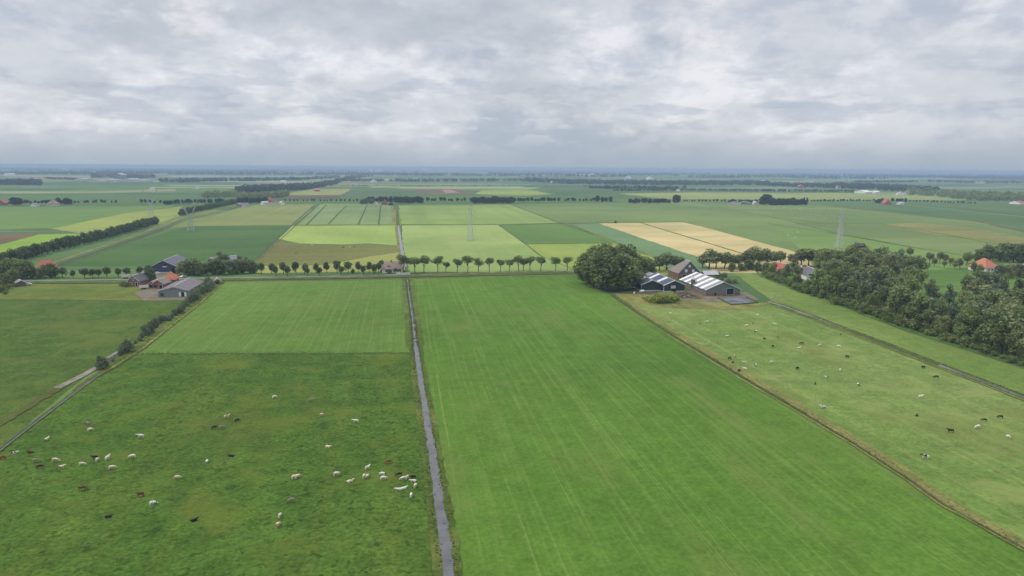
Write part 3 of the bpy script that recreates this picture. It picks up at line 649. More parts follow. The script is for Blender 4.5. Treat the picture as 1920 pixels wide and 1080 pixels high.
# spreading trees right of it
UX = [(757, 512, 32), (778, 511, 32), (795, 511, 30), (821, 511, 30), (836, 510, 20), (857, 511, 28), (877, 510.5, 30), (897, 510, 28), (917, 510, 25), (938, 509.5, 26), (955, 509, 26), (973, 509, 30), (981, 508, 26), (994, 508, 29), (1014, 508, 30), (1042, 508, 28), (1064, 507, 26)]
row(UX, 28, 'umbrella', 'leaf_row', 'roadside_tree', 'spreading roadside tree on a bare trunk right of the thatched house', 'spreading trees along the village road', wide=.98)
# big copse at the right-hand farm: front line then back line
FC = [(1100, 532, 54), (1113, 538, 60), (1128, 543, 66), (1146, 546, 70), (1163, 545, 66), (1180, 541, 60), (1192, 536, 46)]
BC = [(1098, 522, 44), (1112, 521, 54), (1130, 522, 62), (1150, 522, 64), (1172, 522, 60), (1190, 521, 50), (1206, 520, 44), (1220, 518, 34)]
row(FC, 60, 'dense', 'leaf_dark', 'copse_tree', 'big dark tree in the copse front edge beside the double barn', 'trees of the dense copse', wide=1.1, hvar=.13)
row(BC, 50, 'dense', 'leaf_dark', 'copse_tree', 'tree in the back line of the dark copse beside the double barn', 'trees of the dense copse', wide=1.15, hvar=.12)
row([(1236, 508, 30), (1250, 506, 31), (1263, 505, 28), (1276, 503, 26)], 31, 'round', 'leaf_mid', 'roadside_tree', 'roadside tree behind the brown roofed farmhouse', 'trees behind the farmhouse', wide=1.5)
row([(1317, 502, 28), (1329, 503, 30), (1342, 503, 29), (1358, 503, 29), (1370, 502, 27), (1384, 502, 30), (1396, 501, 30), (1410, 501, 31), (1424, 500, 29), (1438, 499, 27), (1450, 498, 28), (1464, 497, 26)], 29, 'round', 'leaf_olive', 'roadside_tree', 'roadside tree in front of the wheat field', 'road trees in front of the wheat', wide=1.45, hvar=.2)
row([(1372, 509, 16), (1388, 508, 14), (1404, 506, 17), (1420, 508, 18), (1436, 511, 20), (1450, 514, 22), (1462, 521, 20)], 16, 'dense', 'leaf_dark', 'hedge_bush', 'tall dark bush below the road trees before the wheat', 'bushes before the wheat', cat='bush', wide=1.3, hvar=.2)
row([(1338, 528, 14), (1350, 530, 13), (1364, 532, 14), (1378, 531, 11), (1344, 520, 13), (1358, 520, 12)], 13, 'bush', 'leaf_mid', 'bush', 'leafy bush behind the striped barn', 'bushes behind the striped barn', cat='bush', wide=1.1)
row([(1396, 507, 10), (1412, 507, 11), (1428, 509, 12), (1440, 512, 14)], 12, 'bush', 'leaf_dark', 'hedge_bush', 'dark hedge bush at the meadow head', 'hedge at the meadow head', cat='bush', wide=1.2)

# wood on the right: front edge, then inner trees
def wood_edge(x):
    P = [(1440, 520), (1480, 538), (1560, 566), (1620, 587), (1700, 616), (1760, 634), (1850, 660), (1960, 700)]
    return float(np.interp(x, [p[0] for p in P], [p[1] for p in P]))
FE = []
x = 1446
while x < 1945:
    yb = wood_edge(x)-4; hm_ = random.uniform(11, 17.5) if 1520 < x < 1730 or x > 1800 else random.uniform(8, 12)
    if x < 1520: hm_ = random.uniform(6, 9)
    FE.append((x, yb, hm_/mpp(x, yb))); x += random.uniform(16, 25)
EDGE_KIND = lambda x: ('loose', 'leaf_olive') if 1725 < x < 1815 else (('dense', 'leaf_dark') if x < 1560 else ('loose', random.choice(['leaf_dark', 'leaf_mid', 'leaf_mid', 'leaf_olive'])))
for i, (x, y, h_) in enumerate(FE):
    kd, lf = EDGE_KIND(x)
    tree(x, y, h_, kd, lf, 'wood_tree', f'{from_left(i+1, len(FE))} tree along the meadow edge of the right-hand wood', 'tree', 'trees of the right-hand wood', random.uniform(.95, 1.3))
IN = []
top = lambda x: float(np.interp(x, [1450, 1490, 1560, 1640, 1712, 1730, 1800, 1850, 1940], [505, 502, 503, 506, 520, 560, 556, 548, 552]))
tries = 0
while len(IN) < 96 and tries < 6000:
    tries += 1; x = random.uniform(1470, 1945); y = random.uniform(top(x), wood_edge(x)-9)
    if 1498 < x < 1532 and y < 540: continue
    if 1452 < x < 1480 and y < 522: continue
    if 1735 < x < 1800 and random.random() < .55: continue
    if all(abs(x-a)/16 + abs(y-b)/8 > 1 for a, b in IN): IN.append((x, y))
IN.sort()
for i, (x, y) in enumerate(IN):
    lt = 1725 < x < 1810; kd = 'loose' if (lt or random.random() < .75) else random.choice(['dense', 'round'])
    lf = random.choice(['leaf_olive', 'leaf_willow']) if lt else random.choice(['leaf_mid', 'leaf_dark', 'leaf_mid', 'leaf_olive', 'leaf_willow'])
    hm_ = (random.uniform(14.5, 19.5) if 1530 < x < 1716 else random.uniform(10.5, 17)) if not lt else random.uniform(8, 12.5)
    if x > 1820: hm_ = random.uniform(13, 19)
    if x < 1500: hm_ *= .75
    tree(x, y, hm_/mpp(x, y), kd, lf, 'wood_tree', f'{from_left(i+1, len(IN))} tree inside the right-hand wood, behind its edge', 'tree', 'trees of the right-hand wood', random.uniform(.95, 1.3))
UB = along([(1436, 517), (1500, 544), (1560, 565), (1640, 593), (1720, 620), (1800, 646), (1930, 690)], 46, 4, 1.5)
row([(x, y, (random.uniform(4.5, 7.5) if x < 1720 else random.uniform(2.5, 5))/mpp(x, y)) for x, y in UB], 12, 'bush', 'leaf_dark', 'bush', 'low dark bush under the edge of the right-hand wood', 'undergrowth of the right-hand wood', cat='bush', wide=1.15, hvar=.2)
row([(1489, 499, 24), (1502, 499, 30), (1516, 500, 33), (1532, 501, 34), (1548, 502, 33), (1564, 503, 32), (1580, 503, 34), (1597, 503, 32), (1614, 504, 33), (1630, 505, 31), (1646, 506, 32), (1662, 507, 33), (1678, 509, 31), (1692, 512, 29)], 30, 'round', 'leaf_mid', 'wood_tree', 'round topped tree in the back row of the right-hand wood', 'back row of the right-hand wood', wide=1.35, hvar=.1)
OR = [(1730, 500, 15), (1742, 494, 17), (1752, 500, 13), (1762, 493, 18), (1772, 494, 18), (1782, 499, 14), (1790, 505, 16), (1800, 504, 18), (1812, 497, 22), (1818, 505, 12), (1706, 484, 20), (1770, 503, 12)]
row(sorted(OR), 15, 'round', 'leaf_olive', 'garden_tree', 'young garden tree around the paddock right of the wood', 'young trees round the paddock', wide=1.1)
FR = [(1838, 494, 24), (1850, 492, 26), (1862, 488, 25), (1876, 490, 26), (1888, 491, 27), (1900, 492, 27), (1914, 493, 26), (1928, 494, 25)]
row(FR, 25, 'dense', 'leaf_mid', 'hedge_tree', 'tree in the belt behind the pyramid roofed farmhouse', 'trees behind the pyramid roof', wide=1.15)
row([(1838, 513, 13), (1848, 522, 12), (1886, 522, 20), (1894, 517, 20), (1912, 520, 22), (1930, 522, 22), (1826, 508, 14)], 20, 'dense', 'leaf_olive', 'garden_tree', 'leafy tree in front of the pyramid roofed farmhouse', 'trees before the pyramid roof', wide=1.2) 

# avenue of trees on the left
AV = along([(-30, 505), (0, 498), (100, 472), (200, 447), (294, 420)], 40, .6, .2)
row([(x, y, 9.6/mpp(x, y)) for x, y in AV], 20, 'dense', 'leaf_small', 'avenue_tree', 'dark tree in the dense avenue slanting across the left edge', 'avenue trees on the left', wide=1.1, hvar=.10)
AV2 = along([(338, 405), (375, 396), (410, 388), (450, 379)], 30, .6, .2)
row([(x, y, 9/mpp(x, y)) for x, y in AV2], 8, 'dense', 'leaf_small', 'avenue_tree', 'tree in the far continuation of the avenue beyond the two pylons', 'avenue trees beyond the pylons', wide=1.25, parts=False)
# willows along the left ditch
WL = [(394, 545, 20), (386, 549, 22), (378, 553, 24), (369, 559, 24), (360, 566, 18), (350, 574, 18), (343, 581, 20), (335, 588, 20), (322, 597, 14), (300, 606, 18), (291, 615, 22), (281, 624, 26), (274, 629, 24), (262, 640, 13), (240, 660, 26), (233, 663, 22), (190, 693, 27), (316, 602, 12), (328, 592, 14), (390, 540, 22), (382, 546, 18), (364, 563, 20), (356, 569, 20), (308, 602, 14), (296, 611, 13), (268, 634, 14), (254, 645, 10), (247, 653, 12), (225, 668, 9), (212, 678, 8), (201, 687, 12), (340, 586, 16)]
row(sorted(WL), 20, 'bush', 'leaf_willow', 'willow_bush', 'grey-green willow along the slanting left ditch', 'willows along the left ditch', cat='willow', wide=.72, hvar=.1)
# left farm trees
LF = [(4, 520, 26), (16, 520, 28), (28, 521, 30), (40, 522, 30), (52, 523, 28), (12, 536, 20), (2, 545, 16), (24, 530, 22), (60, 522, 22), (74, 522, 17), (84, 520, 20), (95, 521, 22), (104, 520, 18)]
row(sorted(LF), 26, 'dense', 'leaf_dark', 'garden_tree', 'dark tree around the red roof at the left edge', 'trees round the left red roof', wide=1.2)
row([(118, 521, 20), (137, 522, 15), (158, 522, 16), (174, 521, 16), (185, 521, 14), (201, 521, 18), (222, 520, 16), (238, 518, 14), (263, 516, 14)], 16, 'round', 'leaf_small', 'garden_tree', 'small round tree between the left red roof and the brick house', 'round trees left of the brick house', wide=1.25)
row([(343, 515, 26), (353, 516, 30), (364, 516, 28), (376, 517, 22), (388, 516, 24), (398, 515, 24), (408, 515, 26), (420, 514, 28), (431, 514, 28), (445, 514, 24), (456, 513, 22), (468, 512, 22), (478, 512, 18)], 26, 'dense', 'leaf_mid', 'garden_tree', 'bushy tree in the clump right of the dark barn', 'trees right of the dark barn', wide=1.15)
row([(448, 507, 26), (462, 505, 24), (414, 500, 24), (426, 499, 22)], 22, 'loose', 'leaf_willow', 'willow', 'pale willow behind the clump right of the dark barn', 'willows behind the clump', cat='willow', wide=1.3)
row([(279, 530, 26), (284, 531, 28)], 26, 'dense', 'leaf_small', 'garden_tree', 'dark conifer shaped tree between the brick houses', 'dark trees between the brick houses', wide=.9)
row([(230, 537, 11), (236, 538, 12), (290, 512, 13), (310, 511, 12), (322, 512, 11), (340, 520, 10)], 11, 'bush', 'leaf_dark', 'bush', 'small bush in the left farmyard', 'bushes in the left farmyard', cat='bush')
# farm shrubs and the small trees by the thatched house
row([(1208, 561, 7), (1216, 564, 12), (1226, 567, 19), (1238, 568, 23), (1249, 568, 17), (1258, 566, 22), (1268, 564, 12)], 12, 'bush', 'leaf_lime', 'shrub', 'bright lime green shrub before the double barn', 'lime shrubs before the double barn', cat='shrub', wide=1.25)
tree(749, 506, 24, 'bush', 'leaf_yellow', 'shrub', 'yellow flowering shrub behind the thatched house', 'shrub', None, .5)
tree(1482, 494, 14, 'round', 'leaf_rust', 'garden_tree', 'rust coloured tree beside the wheat field corner', 'tree', None, 1.0)
row([(715, 500, 14), (720, 511, 13), (729, 513, 11), (741, 512, 12), (748, 513, 12)], 12, 'bush', 'leaf_small', 'bush', 'dark bush around the thatched house', 'bushes round the thatched house', cat='bush', wide=.9)

# far rows at the second road: too small to show parts
def far_row(x0, x1, y0, y1, n, hm_, what, kind='round', wide=1.15, var=.2, leaf='leaf_far'):
    for i in range(n):
        t = (i+.5)/n; x = x0+(x1-x0)*t+random.uniform(-.25, .25)*(x1-x0)/n; y = y0+(y1-y0)*t
        tree(x, y, 0, kind, leaf, 'far_tree', f'{from_left(i+1, n)} tree in the {what}', 'tree', 'trees along the second road', wide*random.uniform(.9, 1.15), 3, False, hm=hm_*random.uniform(1-var, 1+var))
far_row(22, 40, 386.5, 386, 3, 13, 'tall clump at the far left farm', 'dense', 1.3)
far_row(42, 108, 384.5, 384.5, 10, 8, 'far row left of the pale farmhouse')
far_row(109, 135, 384, 383.5, 4, 10, 'thick clump right of the pale farmhouse', 'dense', 1.5)
far_row(136, 220, 383, 382, 10, 7, 'far dotted row before the gap at left', 'round', 1.1)
far_row(262, 320, 382, 383, 7, 7.5, 'far dotted row behind the leftmost pylon')
far_row(306, 420, 384, 379, 18, 8, 'far dense row joining the avenue', 'dense', 1.3)
far_row(448, 500, 381, 379, 9, 10, 'far clump at the red roofed farm', 'dense', 1.5)
far_row(532, 690, 377.5, 378, 20, 6, 'far dotted row of small trees', 'round', 1.0)
far_row(676, 700, 382, 381, 3, 13, 'pale clump left of the red gable farm', 'dense', 1.4, leaf='leaf_willow')
far_row(690, 728, 378, 378, 6, 11, 'line behind the red gable farm', 'dense', 1.2)
far_row(730, 795, 380, 380, 9, 12, 'dark line right of the red gable farm', 'dense', 1.25)
far_row(797, 885, 378, 377.5, 11, 9, 'even far row of round trees')
far_row(886, 962, 381, 380, 14, 13, 'dark clump in the middle of the far road', 'dense', 1.3)
far_row(962, 1050, 379, 378, 14, 10, 'far row right of the dark clump')
far_row(1056, 1116, 377.5, 377, 9, 8.5, 'far broken row right of centre')
far_row(1118, 1148, 377, 377, 4, 12, 'pale tall end of the broken far row', 'dense', 1.3)
far_row(1180, 1256, 380, 380, 14, 10, 'dark far clump standing alone', 'dense', 1.25)
far_row(1262, 1274, 379, 379, 2, 15, 'tall pair at the end of the lone clump', 'dense', 1.1)
far_row(1278, 1364, 378, 378, 12, 6, 'far row left of the grey sheds')
far_row(1364, 1420, 380, 381, 9, 8, 'trees behind the grey sheds', 'dense', 1.3)
far_row(1426, 1442, 383, 383, 3, 19, 'tallest clump beside the grey sheds', 'dense', 1.2)
far_row(1442, 1506, 384, 384, 16, 12.5, 'square dark plantation right of the sheds', 'dense', 1.3)
far_row(1506, 1514, 384, 384, 2, 17, 'tall end pair of the square plantation', 'poplar', 1.4)
far_row(1518, 1640, 378.5, 378, 20, 6.5, 'far dotted row left of the red barn')
far_row(1640, 1656, 381, 381, 4, 9, 'clump touching the red barn', 'dense', 1.3)
far_row(1672, 1700, 378, 379, 5, 8, 'clump right of the red barn', 'dense', 1.2)
far_row(1704, 1830, 379, 384, 20, 5.5, 'far dotted row towards the right edge')
tree(1154, 418, 7, 'bush', 'leaf_small', 'bush', 'lone dark bush at the corner of the wheat field', 'bush', None, .8, parts=False)

# ------------------------------------------------------------------ far woods (one mass each)
def wood(name, poly, n, hm0, hm1, leaf='leaf_far', q=26, size=3.4):
    xs = [p[0] for p in poly]; ys = [p[1] for p in poly]; V, Fc = [], []; k = 0; cnt = 0
    def inside(x, y):
        c = False; j = len(poly)-1
        for i in range(len(poly)):
            if (ys[i] > y) != (ys[j] > y) and x < (xs[j]-xs[i])*(y-ys[i])/(ys[j]-ys[i])+xs[i]: c = not c
            j = i
        return c
    while cnt < n:
        x, y = random.uniform(min(xs), max(xs)), random.uniform(min(ys), max(ys))
        if not inside(x, y): continue
        cnt += 1; p = W(x, y); hh = random.uniform(hm0, hm1); r = hh*random.uniform(.38, .55)
        v, f = leaf_cloud([(p.x, p.y, hh*.52, r, r, hh*.5)], q, size*hh/11*random.uniform(.9, 1.2)); V.append(v); Fc.append(f+k); k += len(v)
    return tag(link(name, np_mesh(name, np.concatenate(V), np.concatenate(Fc), leaf)), kind='stuff')
def belt(pix, th, n, h0=8, h1=13, **kw):
    return wood('woodland', list(pix)+[(x, y-th) for x, y in reversed(pix)], int(n*1.25), h0*1.22, h1*1.22, **kw)
belt([(-40, 350.5), (76, 349.5)], 5, 220, 13, 15)
belt([(84, 338), (145, 339)], 1.0, 60, 7, 10)
belt([(172, 335), (290, 335)], 4, 170, 10, 16)
belt([(300, 342), (350, 342), (400, 340), (480, 339)], 2, 150, 8, 16)
belt([(480, 338), (560, 337), (640, 331)], 1.6, 130, 9, 15)
belt([(444, 362), (500, 359), (540, 357), (580, 354), (625, 346), (650, 335), (700, 328)], 6, 620, 9, 14)
belt([(380, 372), (440, 369), (470, 374), (540, 368)], 4, 150, 8, 12, leaf='leaf_dark')
belt([(640, 338), (760, 338.5), (880, 337.5), (1000, 337)], 1.2, 260, 8, 13)
belt([(985, 338), (1040, 342), (1140, 344), (1300, 346), (1440, 346)], 6, 900, 9, 14)
belt([(1420, 347), (1500, 351), (1560, 352), (1640, 354)], 5, 330, 9, 13)
belt([(1560, 353), (1640, 356), (1720, 362), (1760, 365)], 8, 420, 9, 13)
belt([(1105, 352), (1180, 353), (1290, 354)], 1.5, 120, 7, 11)
belt([(1150, 356.5), (1300, 356), (1460, 358), (1600, 360)], .9, 280, 5, 7)
belt([(1700, 366), (1760, 371), (1820, 377), (1900, 380), (1960, 383)], 9, 420, 9, 14, leaf='leaf_dark')
belt([(1740, 342), (1810, 345), (1930, 347)], 1.3, 140, 8, 13)
belt([(1600, 342), (1720, 343)], 1.2, 90, 8, 12)
belt([(600, 347), (760, 347.5), (960, 346.5), (1160, 347.5)], .5, 160, 3, 4)
for k in range(84):          # thin tree lines fading towards the horizon
    x0 = random.uniform(-60, 1900); ln = random.uniform(60, 380); e = random.random()**1.25*17+2.2
    x1 = x0+ln
    belt([(x0, yh_photo(x0)+e), ((x0+x1)/2, yh_photo((x0+x1)/2)+e+random.uniform(-.4, .4)), (x1, yh_photo(x1)+e)], min(1.3, e*.09+.15), int(ln*.45), 10, 17, q=16, size=5.5)
belt([(1580, 327+2.6), (1700, 330+3), (1930, 334+3.6)], 2.0, 300, 14, 20, q=18, size=5)
belt([(-40, 321), (300, 318.5), (700, 316.5), (1100, 317), (1500, 322)], 1.2, 420, 13, 19, q=16, size=6)

# ------------------------------------------------------------------ buildings (local x across the gable, y along the ridge, front gable at y=0)
def opening(mb_parent, name, mat, x0, x1, z0, z1, y=-.06, frame=None):
    o = MB().box(x0, x1, y-.05, y+.05, z0, z1).build(name, mat, mb_parent)
    if frame:
        f = MB()
        for a in ((x0-.14, x0, z0, z1), (x1, x1+.14, z0, z1), (x0-.14, x1+.14, z1, z1+.14), (x0-.14, x1+.14, z0-.14, z0)):
            f.box(a[0], a[1], y-.09, y+.05, a[2], a[3])
        f.build('frame', frame, o)
    return o
def gable_house(px, py, width, length, eave, ridge, wall, roof, name, label, cat, rz=0.0, group=None, trim='trim', over=.5, front=(), side=(), hip=0.0, hipf=0.0, chimney=None, plinth=None, parts=True):
    """front gable's foot is centred on pixel px,py; hip/hipf: how far the back/front end of the ridge is drawn in"""
    root = empty(name, W(px, py), rz, label, cat, group); w2 = width/2
    mb = MB(); gb = length-.0
    prof = [(-w2, 0), (w2, 0), (w2, eave), (0, ridge if not hipf else eave), (-w2, eave)]
    profb = [(-w2, 0), (w2, 0), (w2, eave), (0, ridge if not hip else eave), (-w2, eave)]
    mb.add([(x_, 0, z_) for x_, z_ in prof]+[(x_, length, z_) for x_, z_ in profb], [(0, 1, 2, 3, 4), (9, 8, 7, 6, 5), (0, 5, 6, 1), (1, 6, 7, 2), (4, 9, 5, 0)])
    mb.build('wall', wall, root)
    sl_ = (ridge-eave)/w2; ez = eave-over*sl_+.10; rzp = ridge+.14; th = .16
    y0, y1 = -over, length+over; ra, rb = y0+hipf, y1-hip
    rm = MB()
    rm.slab([(-w2-over, y0, ez), (0, ra, rzp), (0, rb, rzp), (-w2-over, y1, ez)], -th)
    rm.slab([(w2+over, y1, ez), (0, rb, rzp), (0, ra, rzp), (w2+over, y0, ez)], -th)
    if hip: rm.slab([(-w2-over, y1, ez), (0, rb, rzp), (w2+over, y1, ez)], -th)
    if hipf: rm.slab([(w2+over, y0, ez), (0, ra, rzp), (-w2-over, y0, ez)], -th)
    ro = rm.build('roof', roof, root)
    if not parts: return root
    if trim:
        tm = MB()
        if not hipf:
            for s_ in (-1, 1): tm.add([(s_*(w2+over+.05), y0-.07, ez-.22), (0, y0-.07, rzp-.22), (0, y0-.07, rzp+.10), (s_*(w2+over+.05), y0-.07, ez+.10),
                                       (s_*(w2+over+.05), y0+.03, ez-.22), (0, y0+.03, rzp-.22), (0, y0+.03, rzp+.10), (s_*(w2+over+.05), y0+.03, ez+.10)],
                                      [(0, 1, 2, 3), (7, 6, 5, 4), (0, 4, 5, 1), (3, 2, 6, 7), (0, 3, 7, 4), (1, 5, 6, 2)])
        tm.bar((0, ra-.05, rzp+.10), (0, rb+.05, rzp+.10), .16, 5)
        tm.build('ridge_trim', trim, ro)
    if plinth: MB().box(-w2-.04, w2+.04, -.08, length+.04, 0, plinth[0]).build('plinth', plinth[1], root)
    for nm, mt, x0, x1, z0, z1, fr in front: opening(root, nm, mt, x0, x1, z0, z1, -.10, fr)
    for nm, mt, y0_, y1_, z0, z1, s_ in side:
        MB().box(*(sorted((s_*(w2-.02), s_*(w2+.10)))), y0_, y1_, z0, z1).build(nm, mt, root)
    if chimney: MB().box(-.45, .45, chimney-.45, chimney+.45, ridge-.6, ridge+1.1).build('chimney', 'brick', ro)
    return root

# right-hand farm
gable_house(1222, 546, 12.6, 27, 4.0, 6.4, 'dark_green', 'solar_roof', 'double_barn', 'left span of the green double barn beside the dark copse', 'barn', group='green double barn',
            plinth=(.7, 'trim'), side=[('window', 'glass', 3, 9, 1.6, 2.5, -1), ('window', 'glass', 12, 20, 1.6, 2.5, -1), ('corner_post', 'trim', -.1, .25, 0, 3.9, -1)])
gable_house(1264, 547.5, 12.6, 29, 4.0, 6.6, 'dark_green', 'solar_roof', 'double_barn', 'right span of the green double barn with a pale window', 'barn', group='green double barn',
            plinth=(.7, 'trim'), front=[('window', 'cream', -2.0, .6, 2.3, 3.7, 'trim'), ('door', 'black', -1.6, 1.0, .1, 1.7, None)], side=[('corner_post', 'trim', -.1, .25, 0, 3.9, -1)])
gable_house(1355, 554, 20.5, 36, 3.4, 7.6, 'grey_clad', 'striped_roof', 'striped_barn', 'large barn with white and grey striped roof and brick base', 'barn',
            plinth=(1.5, 'brick'), front=[('door', 'black', 2.2, 6.4, .5, 3.9, 'trim'), ('door', 'black', -5.0, -4.0, .1, 1.7, None), ('window', 'red_tile', -3.4, .4, .5, 1.4, None), ('gate', 'timber', 8.0, 9.8, .2, 1.5, None)])
gable_house(1292, 524, 15, 17, 4.2, 11.8, 'slate', 'brown_tile', 'farmhouse', 'tall farmhouse with brown roof and dark slate gable behind the barns', 'farmhouse', hip=11.5, hipf=0, over=.4,
            plinth=(4.0, 'brick'), front=[('window', 'white', -3.0, -1.6, 4.8, 6.6, 'white'), ('window', 'white', 1.8, 3.1, 4.8, 6.4, 'white'), ('window', 'white', -.6, .4, 8.0, 9.2, 'white'), ('door', 'black', -4.8, -2.2, .2, 3.4, 'white')],
            side=[('window', 'glass', 3, 4.4, 1.2, 3.0, -1), ('window', 'glass', 7, 8.4, 1.2, 3.0, -1), ('window', 'glass', 11, 12.4, 1.2, 3.0, -1)])
gable_house(1318, 521, 6, 9, 2.6, 4.4, 'brick', 'pale_roof', 'shed', 'small pale roofed lean shed right of the slate gable', 'shed', rz=-1.57, front=[('door', 'timber', -.9, .9, .1, 2.1, None)])
gable_house(1228, 528, 7, 10, 3.0, 4.4, 'light_clad', 'pale_roof', 'shed', 'low white roofed shed behind the double barn', 'shed', front=[('door', 'timber', -.9, .9, .1, 2.1, None)])
# feed silo
sr = empty('silo', W(1299, 544), 0, 'weathered brown feed silo between the two barns', 'silo')
MB().bar((0, 0, 2.0), (0, 0, 6.6), 1.35, 14).build('tank', 'timber', sr, smooth=False); MB().bar((0, 0, 6.6), (0, 0, 7.9), 1.4, 14, .3).build('lid', 'trim', sr); MB().bar((0, 0, .9), (0, 0, 2.0), .35, 14, 1.3).build('cone', 'timber', sr)
for a in range(4): MB().bar((1.15*math.cos(a*1.57+.8), 1.15*math.sin(a*1.57+.8), 0), (1.15*math.cos(a*1.57+.8), 1.15*math.sin(a*1.57+.8), 2.4), .10).build('leg', 'steel', sr)
MB().bar((1.55, -.2, 1.6), (1.9, -.4, 6.9), .22, 8).build('fill_pipe', 'trim', sr)
# manure pile, silage clamp, small white tank
def heap(px, py, rx, ry, hh, mat, name, label, cat, rough=.35, seg=26):
    vs, fs = [(0, 0, hh)], []
    rings = 7
    for r_ in range(1, rings+1):
        for s_ in range(seg):
            t = r_/rings; a = 2*math.pi*s_/seg; k = 1+random.uniform(-rough, rough)*.5*t
            vs.append((rx*t*k*math.cos(a), ry*t*k*math.sin(a), max(0, hh*(1-t**1.6)*(1+random.uniform(-rough, rough))) if r_ < rings else 0))
    fs += [(0, 1+s_, 1+(s_+1) % seg) for s_ in range(seg)]
    for r_ in range(rings-1):
        a0, b0 = 1+r_*seg, 1+(r_+1)*seg
        fs += [(a0+s_, b0+s_, b0+(s_+1) % seg, a0+(s_+1) % seg) for s_ in range(seg)]
    return tag(link(name, pyd(name, vs, fs, mat), None, W(px, py)), label, cat)
heap(1283, 557, 9.0, 4.2, 2.0, 'timber', 'manure_heap', 'brown heap of manure and timber before the double barn', 'heap', .6)
heap(1264, 553, 3.0, 2.0, 1.0, 'mud', 'earth_heap', 'low earth heap right of the lime shrubs', 'heap', .5)
heap(1308, 560, 4.5, 2.0, .8, 'straw', 'straw_heap', 'pale straw heap beside the brown manure heap', 'heap', .5)
pb = [W(1346, 559), W(1398, 557), W(1421, 568), W(1372, 572.5)]
cl = empty('silage_clamp', (0, 0, 0), 0, 'low silage clamp under dark grey plastic before the striped barn', 'silage clamp')
c_ = sum((p for p in pb), Vector())/4
vs = []; n_ = 10
for i in range(n_+1):
    for j in range(n_+1):
        u, v_ = i/n_, j/n_; p = pb[0].lerp(pb[1], u).lerp(pb[3].lerp(pb[2], u), v_)
        e_ = min(u, 1-u, v_, 1-v_); vs.append((p.x, p.y, .07+min(1, e_*6)*(.5+random.uniform(-.15, .15))))
MBc = MB().add(vs, [(i*(n_+1)+j, (i+1)*(n_+1)+j, (i+1)*(n_+1)+j+1, i*(n_+1)+j+1) for i in range(n_) for j in range(n_)])
MBc.build('plastic_sheet', 'plastic', cl)
mb = MB()
for a, b in ((pb[0], pb[3]), (pb[3], pb[2]), (pb[2], pb[1])): mb.bar(a+Vector((0, 0, .25)), b+Vector((0, 0, .25)), .45, 6)
mb.build('earth_rim', 'verge', cl)
def tank(px, py, r, l, rz, name, label):
    o = empty(name, W(px, py), rz, label, 'tank')
    MB().bar((-l/2, 0, r+.2), (l/2, 0, r+.2), r, 14).build('drum', 'white', o, smooth=False); MB().box(-l*.4, l*.4, -r*.6, r*.6, 0, .35).build('cradle', 'timber', o); return o
tank(1203, 549, .8, 2.6, .3, 'tank', 'white tank at the left corner of the double barn'); tank(1189, 551, .5, 1.2, 1.0, 'tank', 'small white drum left of the white tank')
# farm gate at the head of the right ditch
gt = empty('field_gate', W(1444, 560), .5, 'pale wooden fence at the head of the right ditch', 'fence')
for k in range(6): MB().box(k*2-.07, k*2+.07, -.07, .07, 0, 1.3).build('post', 'cream', gt)
MB().box(-.1, 10.1, -.12, -.08, .5, .62).box(-.1, 10.1, -.12, -.08, .95, 1.07).build('rail', 'cream', gt)

# left-hand farm
gable_house(308, 513, 18, 30, 4.2, 8.6, 'dark_blue', 'slate_roof', 'dark_barn', 'big slate blue barn with open gable behind the brick houses', 'barn', over=.8,
            front=[('door', 'black', 4.8, 8.2, .1, 3.4, None), ('window', 'trim', -.8, 2.0, 4.2, 5.0, None), ('window', 'black', .1, 1.9, 5.4, 6.4, None), ('cladding_band', 'trim', -6.6, 8.4, .1, 1.0, None)])
gable_house(326, 556.5, 15.5, 30, 3.2, 5.4, 'light_clad', 'brown_roof', 'long_barn', 'long low barn with pale gable beside the willow ditch', 'barn', over=.4,
            front=[('door', 'black', 3.8, 5.4, .1, 2.4, None), ('door', 'white', 2.7, 3.8, .1, 2.4, None), ('door', 'white', 5.4, 6.5, .1, 2.4, None), ('shutter', 'dark_blue', -6.8, -5.0, .5, 2.2, None)])
gable_house(251, 537, 6.8, 11, 3.2, 6.4, 'brick', 'slate', 'brick_house', 'brick house with white gable boards, left of the farmyard', 'house', trim='white', rz=-.25,
            front=[('window', 'glass', -.6, .6, 3.8, 4.8, 'white'), ('window', 'glass', -2.2, -1.0, .9, 2.2, 'white'), ('door', 'black', 1.2, 2.4, .1, 2.3, 'white')], chimney=6)
gable_house(266, 533, 5.5, 9, 3.0, 5.6, 'cream', 'slate', 'cottage', 'small cream gabled cottage right behind the brick house', 'house', trim='white', rz=-.25, front=[('window', 'glass', -.6, .6, 1.0, 2.4, 'white')], chimney=5)
gable_house(297, 541, 6.6, 8, 2.8, 5.0, 'brick', 'brown_tile', 'brick_shed', 'low brick outhouse with pale trimmed gable before the orange roof', 'shed', rz=-.15,
            front=[('door', 'black', .6, 2.4, .1, 2.2, 'white'), ('window', 'black', -2.6, -1.0, .8, 1.9, None)])
gable_house(286, 540, 5.0, 6, 2.2, 3.8, 'brick', 'orange_tile', 'lean_shed', 'little tiled shed against the brick outhouse', 'shed', rz=-.15, front=[('door', 'black', -1.6, .4, .1, 1.7, None)])
gable_house(317, 532, 7.2, 7.5, 2.8, 6.6, 'brick', 'orange_tile', 'hay_barn', 'small barn with bright orange tent roof in the left farmyard', 'barn', hip=3.4, hipf=3.4, trim=None, front=[('door', 'black', -1.2, 1.2, .1, 2.4, 'white')])
gable_house(71, 511, 9.5, 10.5, 3.4, 7.6, 'brick', 'red_tile', 'farmhouse', 'farmhouse with red roof among dark trees at the left edge', 'farmhouse', rz=-1.15, hip=3, hipf=3, trim=None, front=[('window', 'glass', -2, 0, 1.2, 2.6, 'white')])
